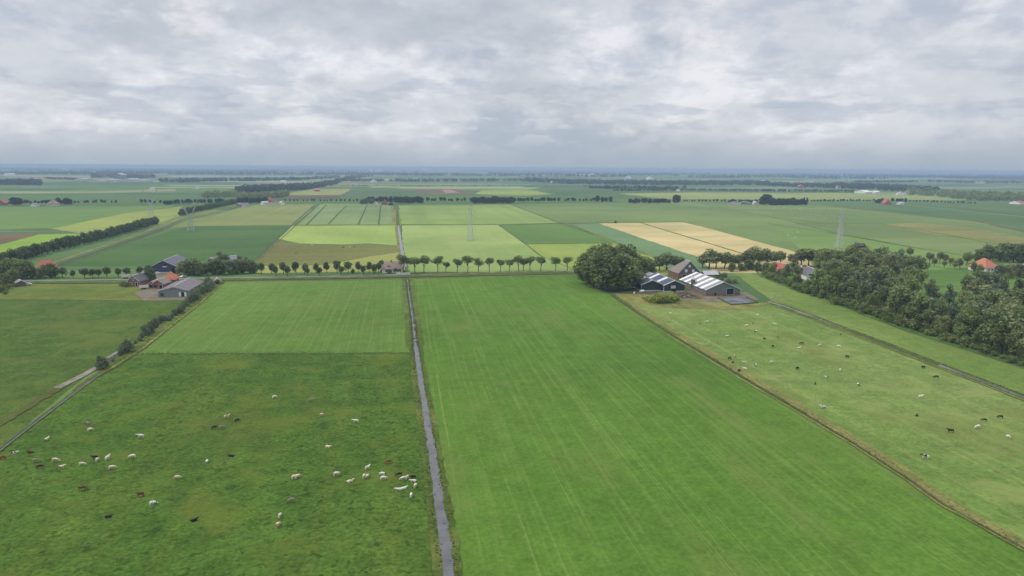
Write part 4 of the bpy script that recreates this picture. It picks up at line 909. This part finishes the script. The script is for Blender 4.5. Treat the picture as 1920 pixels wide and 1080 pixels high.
gable_house(396, 501, 11, 18, 3.6, 6.6, 'light_clad', 'grey_roof', 'grey_barn', 'grey roofed barn behind the trees right of the dark barn', 'barn', rz=-.9, front=[('door', 'black', -1.6, 1.6, .1, 3.0, None)])
gable_house(408, 533, 3.6, 4.5, 2.0, 3.2, 'brick', 'brown_tile', 'field_shed', 'tiny brick shed at the top of the willow ditch', 'shed', rz=.3, front=[('door', 'black', -.6, .6, .1, 1.7, None)])
gable_house(40, 537, 4.5, 5, 2.2, 3.4, 'timber', 'grey_roof', 'garden_shed', 'small garden shed below the trees at the left edge', 'shed', rz=.6, front=[('door', 'timber', -.8, .8, .1, 1.9, None)])

def car(px, py, rz, mat, label):
    root = empty('parked_car', W(px, py), rz, label, 'car', 'vehicles in the farmyards')
    prof = [(-2.1, .35), (-2.15, .75), (-1.95, .98), (-1.2, 1.02), (-.75, 1.45), (.9, 1.47), (1.6, 1.0), (2.1, .9), (2.15, .35)]
    k = len(prof); mb_ = MB().add([(x_, s_*(.85 if z_ < 1.1 else .68), z_) for s_ in (-1, 1) for x_, z_ in prof], [tuple(range(k)), tuple(range(2*k-1, k-1, -1))]+[(i, k+i, k+(i+1) % k, (i+1) % k) for i in range(k)])
    mb_.build('body', mat, root)
    MB().box(-.75, .85, -.80, .80, 1.08, 1.36).build('side_glass', 'glass', root)
    for x_ in (-1.35, 1.35):
        for s_ in (-1, 1): MB().bar((x_, s_*.70, .33), (x_, s_*.92, .33), .33, 12).build('wheel', 'black', root)
    return root
def trailer(px, py, rz, mat, label):
    root = empty('farm_trailer', W(px, py), rz, label, 'trailer', 'vehicles in the farmyards')
    mb_ = MB().box(-2.4, 2.4, -1.05, 1.05, .8, 1.0)
    for a in ((-2.4, 2.4, -1.05, -.97), (-2.4, 2.4, .97, 1.05), (-2.4, -2.3, -.97, .97), (2.3, 2.4, -.97, .97)): mb_.box(*a, 1.0, 2.2)
    mb_.build('body', mat, root); MB().bar((2.4, 0, .75), (3.8, 0, .6), .08).build('drawbar', 'steel', root)
    for x_ in (-.6, .6):
        for s_ in (-1, 1): MB().bar((x_, s_*.85, .45), (x_, s_*1.12, .45), .45, 12).build('wheel', 'black', root)
    return root
trailer(275, 514, .4, 'white', 'white trailer left of the dark barn gable')
car(294, 514, .2, 'white', 'white car before the dark barn gable')
car(343, 520, 1.2, 'white', 'white car beside the dark trees right of the dark barn')
car(331, 527, .4, 'trim', 'grey car between the orange roof and the long barn')
trailer(236, 522, .1, 'cream', 'cream trailer beside the road left of the brick house')
trailer(270, 542, .1, 'cream', 'small pale trailer below the brick house')
car(52, 535, .3, 'trim', 'silver car on the yard at the left edge')
row([(2, 548, 16), (16, 542, 12), (28, 538, 9), (10, 552, 8)], 12, 'bush', 'leaf_dark', 'bush', 'dark bush beside the left edge garden shed', 'bushes by the garden shed', cat='bush')

# thatched house in the middle with its white bridge
gable_house(717, 510.5, 8.5, 13.5, 3.0, 7.0, 'white', 'thatch', 'thatched_house', 'white house with pinkish thatched roof beside the ditch bridge', 'house', rz=-1.57, hip=2.6, hipf=2.6, trim=None, chimney=6,
            side=[('window', 'glass', 2, 3.4, .9, 2.2, 1), ('window', 'glass', 8.2, 9.6, .9, 2.2, 1), ('door', 'black', 10.4, 11.6, .1, 2.2, 1)])
dm = gable_house(729, 511.5, 4.2, 4.5, 3.4, 5.6, 'white', 'thatch', 'front_bay', 'gabled white bay on the front of the thatched house', 'bay', front=[('window', 'glass', -1.2, -.1, .9, 2.3, 'white'), ('window', 'glass', .2, 1.2, .9, 2.3, 'white')], trim='trim')
br = empty('white_bridge', W(757, 515.5), 0, 'white railed bridge carrying the road over the middle ditch', 'bridge')
MB().box(-4.2, 4.2, -2.0, 2.0, .10, .42).build('deck', 'asphalt', br)
for s_ in (-1.9, 1.9):
    rl = MB().box(-4.2, 4.2, s_-.06, s_+.06, 1.15, 1.35).box(-4.2, 4.2, s_-.04, s_+.04, .75, .9)
    for k in range(7): rl.box(-4.2+k*1.38-.09+.06, -4.2+k*1.38+.09+.06, s_-.09, s_+.09, .42, 1.3)
    rl.build('railing', 'white', br)
wg = empty('white_gate', W(746, 514.5), 0, 'white gate panel between the thatched house and the bridge', 'gate')
for k in (-1.3, 1.3): MB().box(k-.12, k+.12, -.12, .12, 0, 2.2).build('post', 'white', wg)
gp = MB().box(-1.18, 1.18, -.04, .04, .3, .5).box(-1.18, 1.18, -.04, .04, 1.5, 1.7)
for k in range(7): gp.box(-1.1+k*.36-.09, -1.1+k*.36+.09, -.05, .05, .5, 1.5)
gp.build('panel', 'white', wg)

# houses in and behind the right-hand wood
gable_house(1471, 517, 7.5, 11, 3.2, 8.0, 'brick', 'red_tile', 'wood_house', 'red roofed house with white gable boards left of the wood', 'house', trim='white', rz=.25, over=.6, front=[('window', 'glass', -.7, .7, 4.4, 5.8, 'white')])
gable_house(1502, 521, 6, 9, 3.0, 7.0, 'brick', 'grey_roof', 'wood_house', 'low house with red gable and grey roof at the wood', 'house', trim='white', rz=-.5, over=.4, front=[('window', 'glass', -.7, .7, 1.4, 2.6, 'white')])
gable_house(1523, 526, 7.5, 10, 3.6, 7.6, 'white', 'slate', 'wood_house', 'white house with dark roof showing through the wood', 'house', trim='white', rz=-.2, front=[('window', 'black', -2.4, 2.4, 3.3, 4.2, None), ('window', 'glass', -1.5, 1.5, 1.0, 2.4, 'white')])
gable_house(1719, 528, 5.5, 6, 1.6, 3.4, 'white', 'white', 'white_tent', 'small white tent shed on the paddock edge', 'tent', front=[('door', 'black', -.6, .8, .1, 1.5, None)], trim=None)
gable_house(1860, 510, 13, 13, 3.2, 8.8, 'white', 'orange_tile', 'pyramid_farmhouse', 'white farmhouse under a steep orange pyramid roof at the right', 'farmhouse', rz=.15, hip=6.2, hipf=6.2, trim=None, front=[('window', 'glass', -4, -2.6, .9, 2.2, 'white'), ('window', 'glass', -1, .4, .9, 2.2, 'white'), ('door', 'black', 2, 3.2, .1, 2.2, 'white')])
gable_house(1908, 514, 14, 26, 3.4, 6.4, 'dark_green', 'pale_roof', 'pale_barn', 'barn with pale grey roof at the right edge', 'barn', rz=-1.2, front=[('door', 'black', -2, 2, .1, 3, None)])

# far farms
def far_house(px, py, w_, l_, e_, r_, wall, roof, label, rz=0., hip=0., name='far_farmhouse', cat='farmhouse', group=None):
    return gable_house(px, py, w_, l_, e_, r_, wall, roof, name, label, cat, rz, group, trim=None, hip=hip, hipf=hip, parts=False)
far_house(721, 383, 11, 18, 3.5, 9, 'brick', 'red_tile', 'far farmhouse with red gable on the second road', 0)
far_house(707, 384, 5, 8, 3, 6.5, 'white', 'red_tile', 'small white house left of the far red gable', .3, cat='house')
far_house(702, 385, 14, 8, 2.2, 3.5, 'cream', 'pale_roof', 'low pale shed left of the far red gable', 0, cat='shed')
far_house(733, 384, 9, 10, 2.6, 5, 'dark_green', 'slate', 'dark shed right of the far red gable', 0, cat='shed')
far_house(505, 379, 12, 12, 4, 11, 'brick', 'red_tile', 'far red pyramid roof in the clump left of the dotted row', 0, 5.5)
far_house(510, 384, 26, 8, 3.5, 5.5, 'cream', 'brown_tile', 'long low farm building under the far red pyramid roof', 0, cat='barn')
far_house(530, 384, 8, 10, 4, 7, 'white', 'pale_roof', 'bright white shed right of the long farm building', .4, cat='shed')
far_house(491, 383, 8, 12, 3.5, 6, 'white', 'pale_roof', 'white roofed shed left of the long farm building', -.8, cat='shed')
far_house(457, 388, 9, 14, 3, 6.5, 'cream', 'brown_tile', 'cream gabled farmhouse at the end of the avenue', -.2)
far_house(445, 386, 8, 14, 3, 5.5, 'brick', 'grey_roof', 'grey roofed barn left of the cream farmhouse', -1.0, cat='barn')
far_house(96, 387, 16, 14, 3.5, 10, 'cream', 'thatch', 'pale pink roofed farmhouse far left on the second road', 0, 5)
far_house(62, 388, 8, 12, 3, 5.5, 'white', 'grey_roof', 'white gabled barn left of the pale pink farmhouse', 0, cat='barn')
far_house(1, 386, 12, 14, 4, 9.5, 'brick', 'red_tile', 'red roofed farmhouse cut by the left picture edge', 0)
far_house(1376, 383, 26, 16, 3, 6, 'cream', 'grey_roof', 'left grey shed beside the square plantation', -.5, cat='barn')
far_house(1396, 382.5, 22, 16, 3, 6, 'light_clad', 'pale_roof', 'right grey shed beside the square plantation', -.5, cat='barn')
far_house(1418, 382, 8, 10, 3, 6, 'white', 'pale_roof', 'small white house left of the tall clump', 0, cat='house')
far_house(1665, 383.5, 13, 13, 3.5, 11, 'red_tile', 'red_tile', 'red barn with steep roof on the second road', 0, 2, cat='barn')
far_house(1684, 383, 9, 14, 2.6, 5, 'white', 'pale_roof', 'low white shed right of the steep red barn', -1.2, cat='shed')
far_house(1612, 362, 42, 26, 5, 9, 'white', 'white', 'left large white barn at the village edge', -1.4, cat='barn')
far_house(1634, 362.5, 26, 20, 5, 8, 'white', 'white', 'right large white barn at the village edge', -1.4, cat='barn')
far_house(1690, 366, 20, 16, 4, 9, 'white', 'pale_roof', 'white house group right of the white barns', -.4, cat='house')
far_house(1708, 364, 14, 16, 4, 9, 'cream', 'pale_roof', 'pale house right of the white house group', .3, cat='house')
far_house(1902, 384, 24, 16, 4, 7, 'white', 'red_tile', 'long red roofed barn by the right edge', -1.5, cat='barn')
far_house(1834, 345, 60, 22, 6, 12, 'cream', 'red_tile', 'distant red roofed shed on the right', -1.5, cat='barn')
far_house(590, 357, 36, 14, 4, 8, 'brick', 'red_tile', 'distant red roofed barn on the pale field', -1.5, cat='barn')
far_house(527, 341.5, 60, 20, 8, 10, 'white', 'white', 'distant long white hall left of the dark belt', -1.5, cat='hall')
far_house(1503, 351, 22, 14, 6, 13, 'brick', 'red_tile', 'distant red roof inside the village trees', 0, 4, cat='house')
far_house(1072, 323.5, 120, 40, 10, 22, 'red_tile', 'red_tile', 'distant pink roofed hall near the horizon', -1.5, cat='hall')
for i, (x, y, w_) in enumerate([(1086, 326, 60), (1096, 325.5, 50), (1106, 325.5, 70), (1112, 326, 50), (1034, 340, 22), (1041, 340.5, 22), (1176, 331, 60), (1222, 333, 60), (1292, 339, 30), (1432, 341, 60), (1497, 344, 50), (1520, 344, 40), (1560, 350, 22), (1574, 352, 22), (1270, 357, 14), (283, 356, 16), (367, 354, 14), (10, 333, 60), (118, 320, 90), (182, 319, 110), (782, 335, 30), (694, 318, 120), (706, 317.5, 120), (804, 314.5, 200), (702, 340, 40)]):
    far_house(x, y, w_*.55, w_*.8, w_*.13+2.5, w_*.2+5, 'white', 'pale_roof', f'{from_left(1+sorted(q[0] for q in [(1086,), (1096,), (1106,), (1112,), (1034,), (1041,), (1176,), (1222,), (1292,), (1432,), (1497,), (1520,), (1560,), (1574,), (1270,), (283,), (367,), (10,), (118,), (182,), (782,), (694,), (706,), (804,), (702,)]).index(x), 25)} pale building among the distant white specks', random.uniform(-1, 1), name='distant_building', cat='building', group='pale buildings towards the horizon')
# factory with white halls, upper left
for i, (x, y, w_, l_, h_) in enumerate([(148, 340, 40, 60, 8), (178, 342.5, 60, 50, 7), (200, 342, 60, 60, 9), (221, 339, 40, 40, 26), (236, 341, 60, 70, 10), (256, 341.5, 70, 60, 7)]):
    far_house(x, y, w_, l_, h_, h_*1.25, 'cream' if i != 3 else 'light_clad', 'pale_roof', f'{from_left(i+1, 6)} hall of the pale factory far left', -.2, name='factory_hall', cat='hall', group='pale factory halls')

# ------------------------------------------------------------------ pylons
def lattice(mb_, x0, y0, z0, w0, x1, y1, z1, w1, n, r):
    """a four-legged lattice column from centre (x0,y0,z0) to (x1,y1,z1)"""
    lv = []
    for i in range(n+1):
        t = i/n; c = Vector((x0, y0, z0)).lerp(Vector((x1, y1, z1)), t); k = (w0+(w1-w0)*t)/2
        lv.append([c+Vector((a*k, b*k, 0)) for a, b in ((-1, -1), (1, -1), (1, 1), (-1, 1))])
    for i in range(n):
        for j in range(4):
            mb_.bar(lv[i][j], lv[i+1][j], r); mb_.bar(lv[i][j], lv[i+1][(j+1) % 4], r*.6, 3); mb_.bar(lv[i][(j+1) % 4], lv[i+1][j], r*.6, 3)
            mb_.bar(lv[i+1][j], lv[i+1][(j+1) % 4], r*.6, 3)
def pylon_y(px, py, hp, rz, label):
    """Y shaped pylon: body, two raised arms, cross beam and insulators"""
    hh = hp*mpp(px, py)*1.02; k = hh/36
    root = empty('electricity_pylon', W(px, py), rz, label, 'pylon', 'lattice electricity pylons')
    b = MB(); lattice(b, 0, 0, 0, 7*k, 0, 0, 15*k, 1.6*k, 5, .17); b.build('tower', 'steel', root)
    for s_ in (-1, 1):
        a = MB(); lattice(a, s_*.8*k, 0, 15*k, 1.3*k, s_*7.5*k, 0, 30*k, .9*k, 5, .14); lattice(a, s_*7.5*k, 0, 30*k, .8*k, s_*8.6*k, 0, 36*k, .1*k, 2, .12); a.build('arm', 'steel', root)
    c = MB(); c.bar((-13*k, 0, 29.5*k), (13*k, 0, 29.5*k), .18); c.bar((-13*k, 0, 29.5*k), (-7.5*k, 0, 32*k), .14); c.bar((13*k, 0, 29.5*k), (7.5*k, 0, 32*k), .14); c.bar((-7.5*k, 0, 31*k), (7.5*k, 0, 31*k), .14)
    for i in range(8): c.bar((-7.5*k+i*1.9*k, 0, 29.5*k), (-6.6*k+i*1.9*k, 0, 31*k), .09, 3)
    c.build('cross_beam', 'steel', root)
    for x_ in (-12.6, 0, 12.6): MB().bar((x_*k, 0, 29.4*k), (x_*k, 0, 26.8*k), .12, 5).build('insulator', 'glass', root)
    return root
def pylon_slim(px, py, hp, rz, label):
    hh = hp*mpp(px, py)*1.02; k = hh/36
    root = empty('electricity_pylon', W(px, py), rz, label, 'pylon', 'lattice electricity pylons')
    b = MB(); lattice(b, 0, 0, 0, 6.5*k, 0, 0, 14*k, 3.6*k, 4, .17); lattice(b, 0, 0, 14*k, 3.6*k, 0, 0, 29*k, 2.4*k, 5, .15); b.build('tower', 'steel', root)
    for s_ in (-1, 1):
        t_ = MB(); lattice(t_, s_*1.2*k, 0, 29*k, 1.0*k, s_*1.5*k, 0, 36*k, .2*k, 3, .12); t_.build('peak', 'steel', root)
    c = MB()
    for z_, l_ in ((24, 4.2), (29, 4.8)):
        for s_ in (-1, 1):
            c.bar((s_*1.2*k, 0, z_*k), (s_*l_*k, 0, z_*k+.4*k), .15); c.bar((s_*1.2*k, 0, z_*k+1.6*k), (s_*l_*k, 0, z_*k+.4*k), .11)
    c.build('cross_arm', 'steel', root)
    for z_, l_ in ((24, 4.2), (29, 4.8)):
        for s_ in (-1, 1): MB().bar((s_*l_*k, 0, z_*k+.3*k), (s_*l_*k, 0, z_*k-1.8*k), .11, 5).build('insulator', 'glass', root)
    return root
pylon_y(358, 433, 55, .15, 'wide Y shaped pylon standing in the dark green field')
pylon_y(284, 405, 46, .15, 'pale Y shaped pylon farther left beyond the avenue')
pylon_slim(882, 451, 68, .0, 'slim lattice pylon in the light meadow in the middle')
pylon_slim(1573, 466, 64, .0, 'slim lattice pylon behind the right-hand wood')

# ------------------------------------------------------------------ cows
def skin_mesh(name, verts, edges, sub=1):
    me = bpy.data.meshes.new(name+'_cage'); me.from_pydata([v_[:3] for v_ in verts], edges, [])
    o = bpy.data.objects.new(name+'_cage', me); COL.objects.link(o)
    o.modifiers.new('skin', 'SKIN'); sk = me.skin_vertices[0].data
    for i, v_ in enumerate(verts): sk[i].radius = (v_[3], v_[4] if len(v_) > 4 else v_[3]); sk[i].use_root = i == 0
    sb = o.modifiers.new('sub', 'SUBSURF'); sb.levels = sub; sb.render_levels = sub
    dg = bpy.context.evaluated_depsgraph_get(); dg.update()
    r_ = bpy.data.meshes.new_from_object(o.evaluated_get(dg)); r_.name = name; r_.shade_smooth()
    bpy.data.objects.remove(o); return r_
def cow_mesh(pose):
    lie = pose == 'lying'; dz = -.62 if lie else 0
    v_ = [(-.80, 0, 1.15+dz, .27, .30), (-.35, 0, 1.08+dz, .36, .40), (.15, 0, 1.06+dz, .36, .40), (.58, 0, 1.14+dz, .27, .34)]
    e_ = [(0, 1), (1, 2), (2, 3)]
    if pose == 'grazing': hd = [(.92, 0, .95, .16, .20), (1.18, 0, .58, .13, .14), (1.30, 0, .38, .14, .13), (1.36, 0, .12, .09, .08)]
    else: hd = [(.92, .05, 1.34+dz, .17, .20), (1.15, .10, 1.48+dz, .14, .14), (1.34, .14, 1.44+dz, .14, .13), (1.58, .20, 1.28+dz, .09, .09)]
    k = len(v_); v_ += hd; e_ += [(3, k), (k, k+1), (k+1, k+2), (k+2, k+3)]
    for s_ in (-1, 1):                      # ears
        k2 = len(v_); h_ = hd[1]; v_.append((h_[0]-.02, h_[1]+s_*.26, h_[2]+.03, .045, .03)); e_.append((k+1, k2))
    for s_ in (-1, 1):
        if lie:
            k2 = len(v_); v_ += [(-.55, s_*.40, .20, .15), (-.15, s_*.50, .12, .08), (-.45, s_*.56, .07, .06)]; e_ += [(0, k2), (k2, k2+1), (k2+1, k2+2)]
            k2 = len(v_); v_ += [(.62, s_*.28, .18, .11), (.92, s_*.30, .10, .07), (.72, s_*.34, .07, .05)]; e_ += [(3, k2), (k2, k2+1), (k2+1, k2+2)]
        else:
            st = random.uniform(-.08, .08)
            k2 = len(v_); v_ += [(-.78, s_*.20, .80, .16), (-.92+st, s_*.20, .48, .085), (-.84+st, s_*.20, .05, .065)]; e_ += [(0, k2), (k2, k2+1), (k2+1, k2+2)]
            k2 = len(v_); v_ += [(.56, s_*.18, .78, .13), (.60-st, s_*.18, .42, .075), (.58-st, s_*.18, .05, .06)]; e_ += [(3, k2), (k2, k2+1), (k2+1, k2+2)]
    k2 = len(v_); v_ += [(-1.08, 0, 1.22+dz, .05), (-1.14, .03, .80+dz*.6, .03), (-1.15, .05, .48+dz*.3, .055)]; e_ += [(0, k2), (k2, k2+1), (k2+1, k2+2)]
    if not lie: k2 = len(v_); v_.append((-.42, 0, .62, .13, .13)); e_.append((1, k2))   # udder
    me = skin_mesh('cow', v_, e_); me.materials.append(M['coat_white']); return me
M['coat_white'] = patch_mat('white_coat', (.66, .62, .54), (.46, .40, .30), .52, .66)
M['coat_cream'] = patch_mat('cream_coat', (.62, .52, .38), (.34, .18, .08), .54, .62)
M['coat_brown'] = patch_mat('brown_coat', (.16, .055, .022), (.10, .04, .02), .4, .6)
M['coat_dark'] = patch_mat('dark_brown_coat', (.050, .030, .020), (.03, .02, .014), .4, .6)
M['coat_red'] = patch_mat('red_coat', (.24, .05, .022), (.18, .04, .02), .4, .6)
M['coat_black'] = patch_mat('black_coat', (.012, .012, .012), (.02, .018, .017), .4, .6)
M['coat_pied'] = patch_mat('pied_coat', (.70, .68, .64), (.015, .015, .015), .50, .54, 1.1)
M['coat_grey'] = patch_mat('grey_brown_coat', (.26, .23, .17), (.16, .13, .09), .45, .6)
COWS = {p: cow_mesh(p) for p in ('grazing', 'standing', 'lying')}
NAMES = {'white': 'white', 'cream': 'cream and tan', 'brown': 'chestnut brown', 'dark': 'dark brown', 'red': 'reddish brown', 'black': 'black', 'pied': 'black and white', 'grey': 'grey brown'}
def herd(cows, where, group):
    cows = sorted(cows); tot = {}; seen = {}
    for c in cows: tot[c[2]] = tot.get(c[2], 0)+1
    for c in cows:
        x_, y_, col = c[:3]; seen[col] = seen.get(col, 0)+1
        rz = c[3] if len(c) > 3 else random.choice([random.uniform(-.6, .6), math.pi+random.uniform(-.6, .6), random.uniform(0, 6.28)])
        pose = c[4] if len(c) > 4 else random.choice(['grazing', 'grazing', 'grazing', 'standing', 'lying'])
        o = link('cow', COWS[pose], None, W(x_, y_), rz); s_ = random.uniform(.64, .74)*(c[5] if len(c) > 5 else 1); o.scale = (s_,)*3
        o.material_slots[0].link = 'OBJECT'; o.material_slots[0].material = M['coat_'+col]
        lab = f'the only {NAMES[col]} cow in the {where}' if tot[col] == 1 else f'{from_left(seen[col], tot[col])} of the {NAMES[col]} cows in the {where}'
        tag(o, lab, 'cow', group)
P = math.pi
herd([(170, 808, 'white', .5), (164, 797, 'grey'), (264, 821, 'white', P), (88, 824, 'cream', 1.2), (26, 851, 'pied', .2), (57, 849, 'brown', P), (5, 861, 'red', P), (68, 867, 'grey', .3), (75, 878, 'dark', .6),
      (105, 866, 'cream', 0), (116, 879, 'cream', .2), (155, 873, 'cream', .1), (178, 861, 'black', P), (183, 865, 'cream', 1.5), (202, 862, 'white', 1.2), (248, 859, 'white', P), (211, 880, 'cream', .4),
      (388, 866, 'white', -1.4), (434, 856, 'dark', P), (332, 899, 'cream', .4), (155, 919, 'brown', .3), (263, 931, 'brown', P, 'standing'), (288, 947, 'pied', .3), (203, 970, 'dark', 0), (402, 804, 'dark', .8), (417, 804, 'grey', .2),
      (425, 784, 'cream', .4), (445, 791, 'black', .8), (364, 977, 'black', .5, 'lying'), (515, 747, 'white', .5), (584, 753, 'grey', .4), (603, 781, 'cream', .8), (667, 793, 'white', P, 'standing', 1.12), (615, 839, 'cream', -.7),
      (728, 869, 'red', P), (689, 880, 'white', .7), (631, 892, 'white', .6), (656, 904, 'cream', .3, 'lying'), (683, 896, 'cream', 1.3), (689, 896, 'white', 1.2), (717, 892, 'pied', .2), (719, 900, 'white', .4), (748, 893, 'black', P),
      (756, 900, 'white', P), (766, 898, 'white', .5), (774, 898, 'black', P), (775, 903, 'white', P), (748, 919, 'white', P, 'lying'), (757, 917, 'white', .2, 'lying'), (779, 914, 'cream', 1.2), (771, 932, 'white', 1.4), (552, 898, 'cream', .8),
      (558, 897, 'cream', .9), (546, 942, 'grey', P), (525, 970, 'white', 1.4), (521, 988, 'cream', 1.2)], 'left pasture', 'cows in the left pasture')
herd([(1257, 588, 'white', 0), (1325, 605, 'white'), (1312, 608, 'grey'), (1420, 591, 'white', .2), (1400, 612, 'white', P), (1412, 607, 'black', 1, 'grazing', .8), (1416, 622, 'pied', .2), (1363, 631, 'white', 0, 'lying'), (1453, 608, 'white', 2.4),
      (1433, 637, 'black', .5), (1458, 632, 'grey', 1), (1449, 651, 'black', .6), (1503, 646, 'black', 2.6), (1498, 653, 'white', 0, 'lying'), (1537, 649, 'white', P), (1572, 651, 'white', 2.5), (1576, 628, 'black', .9, 'grazing', .8), (1588, 671, 'black', P),
      (1377, 670, 'pied', 1.3), (1368, 674, 'dark', .3), (1374, 680, 'brown', .8), (1396, 680, 'white', P), (1386, 697, 'black', .6), (1397, 692, 'white', 2.4), (1417, 687, 'pied', 1.2), (1446, 681, 'white', .1), (1495, 693, 'black', .5, 'grazing', 1.1),
      (1550, 708, 'pied', 2.5), (1575, 696, 'white', 1), (1528, 721, 'black', 1), (1609, 723, 'pied', 1.4), (1542, 766, 'pied', 2.6, 'standing'), (1731, 691, 'black', P), (1755, 709, 'black', 2.8), (1726, 747, 'white', 0, 'standing', 1.1), (1719, 780, 'dark', .7),
      (1875, 784, 'black', 2.7), (1845, 790, 'dark', 2.2), (1833, 803, 'white', P), (1782, 811, 'black', 2.7, 'standing', 1.1), (1890, 822, 'white', 1.4), (1734, 860, 'pied', 2.7, 'standing', 1.15)], 'right pasture', 'cows in the right pasture')
herd([(643, 464, 'dark'), (650, 464, 'cream'), (656, 464, 'white'), (664, 463, 'dark'), (582, 472, 'cream'), (585, 460, 'white'), (555, 475, 'dark')], 'brown pasture behind the village road', 'cows in the brown pasture')
# sheep and white birds: specks in the photo
SHEEP = skin_mesh('sheep', [(-.4, 0, .62, .26), (.25, 0, .62, .27), (.55, 0, .72, .13), (.78, 0, .66, .09), (-.35, .14, .05, .05), (-.35, -.14, .05, .05), (.25, .14, .05, .05), (.25, -.14, .05, .05)], [(0, 1), (1, 2), (2, 3), (0, 4), (0, 5), (1, 6), (1, 7)])
SHEEP.materials.append(M['coat_white'])
SP = sorted([(1450, 391), (1470, 389), (1483, 393), (1499, 391), (1502, 394), (1533, 398), (1535, 400), (1540, 397), (1560, 404), (1490, 446), (1478, 442), (1496, 436), (1520, 402), (1546, 410)])
for i, (x_, y_) in enumerate(SP):
    o = link('sheep', SHEEP, None, W(x_, y_), random.uniform(0, 6.28)); o.scale = (1.35,)*3
    tag(o, f'{from_left(i+1, len(SP))} of the white sheep on the far right fields', 'sheep', 'sheep on the far right fields')

# ------------------------------------------------------------------ haze
hz = MB().box(-EXT-60, EXT+60, -2060, EXT+60, -1.0, 73.0).build('haze', None)
hm_ = bpy.data.materials.new('haze_air'); hm_.use_nodes = True; n_ = hm_.node_tree.nodes; n_.clear()
pv = n_.new('ShaderNodeVolumePrincipled'); pv.inputs['Color'].default_value = (.40, .515, .735, 1); pv.inputs['Density'].default_value = 1.5e-4
om = n_.new('ShaderNodeOutputMaterial'); hm_.node_tree.links.new(pv.outputs[0], om.inputs['Volume'])
hz.data.materials.append(hm_); tag(hz, kind='stuff')
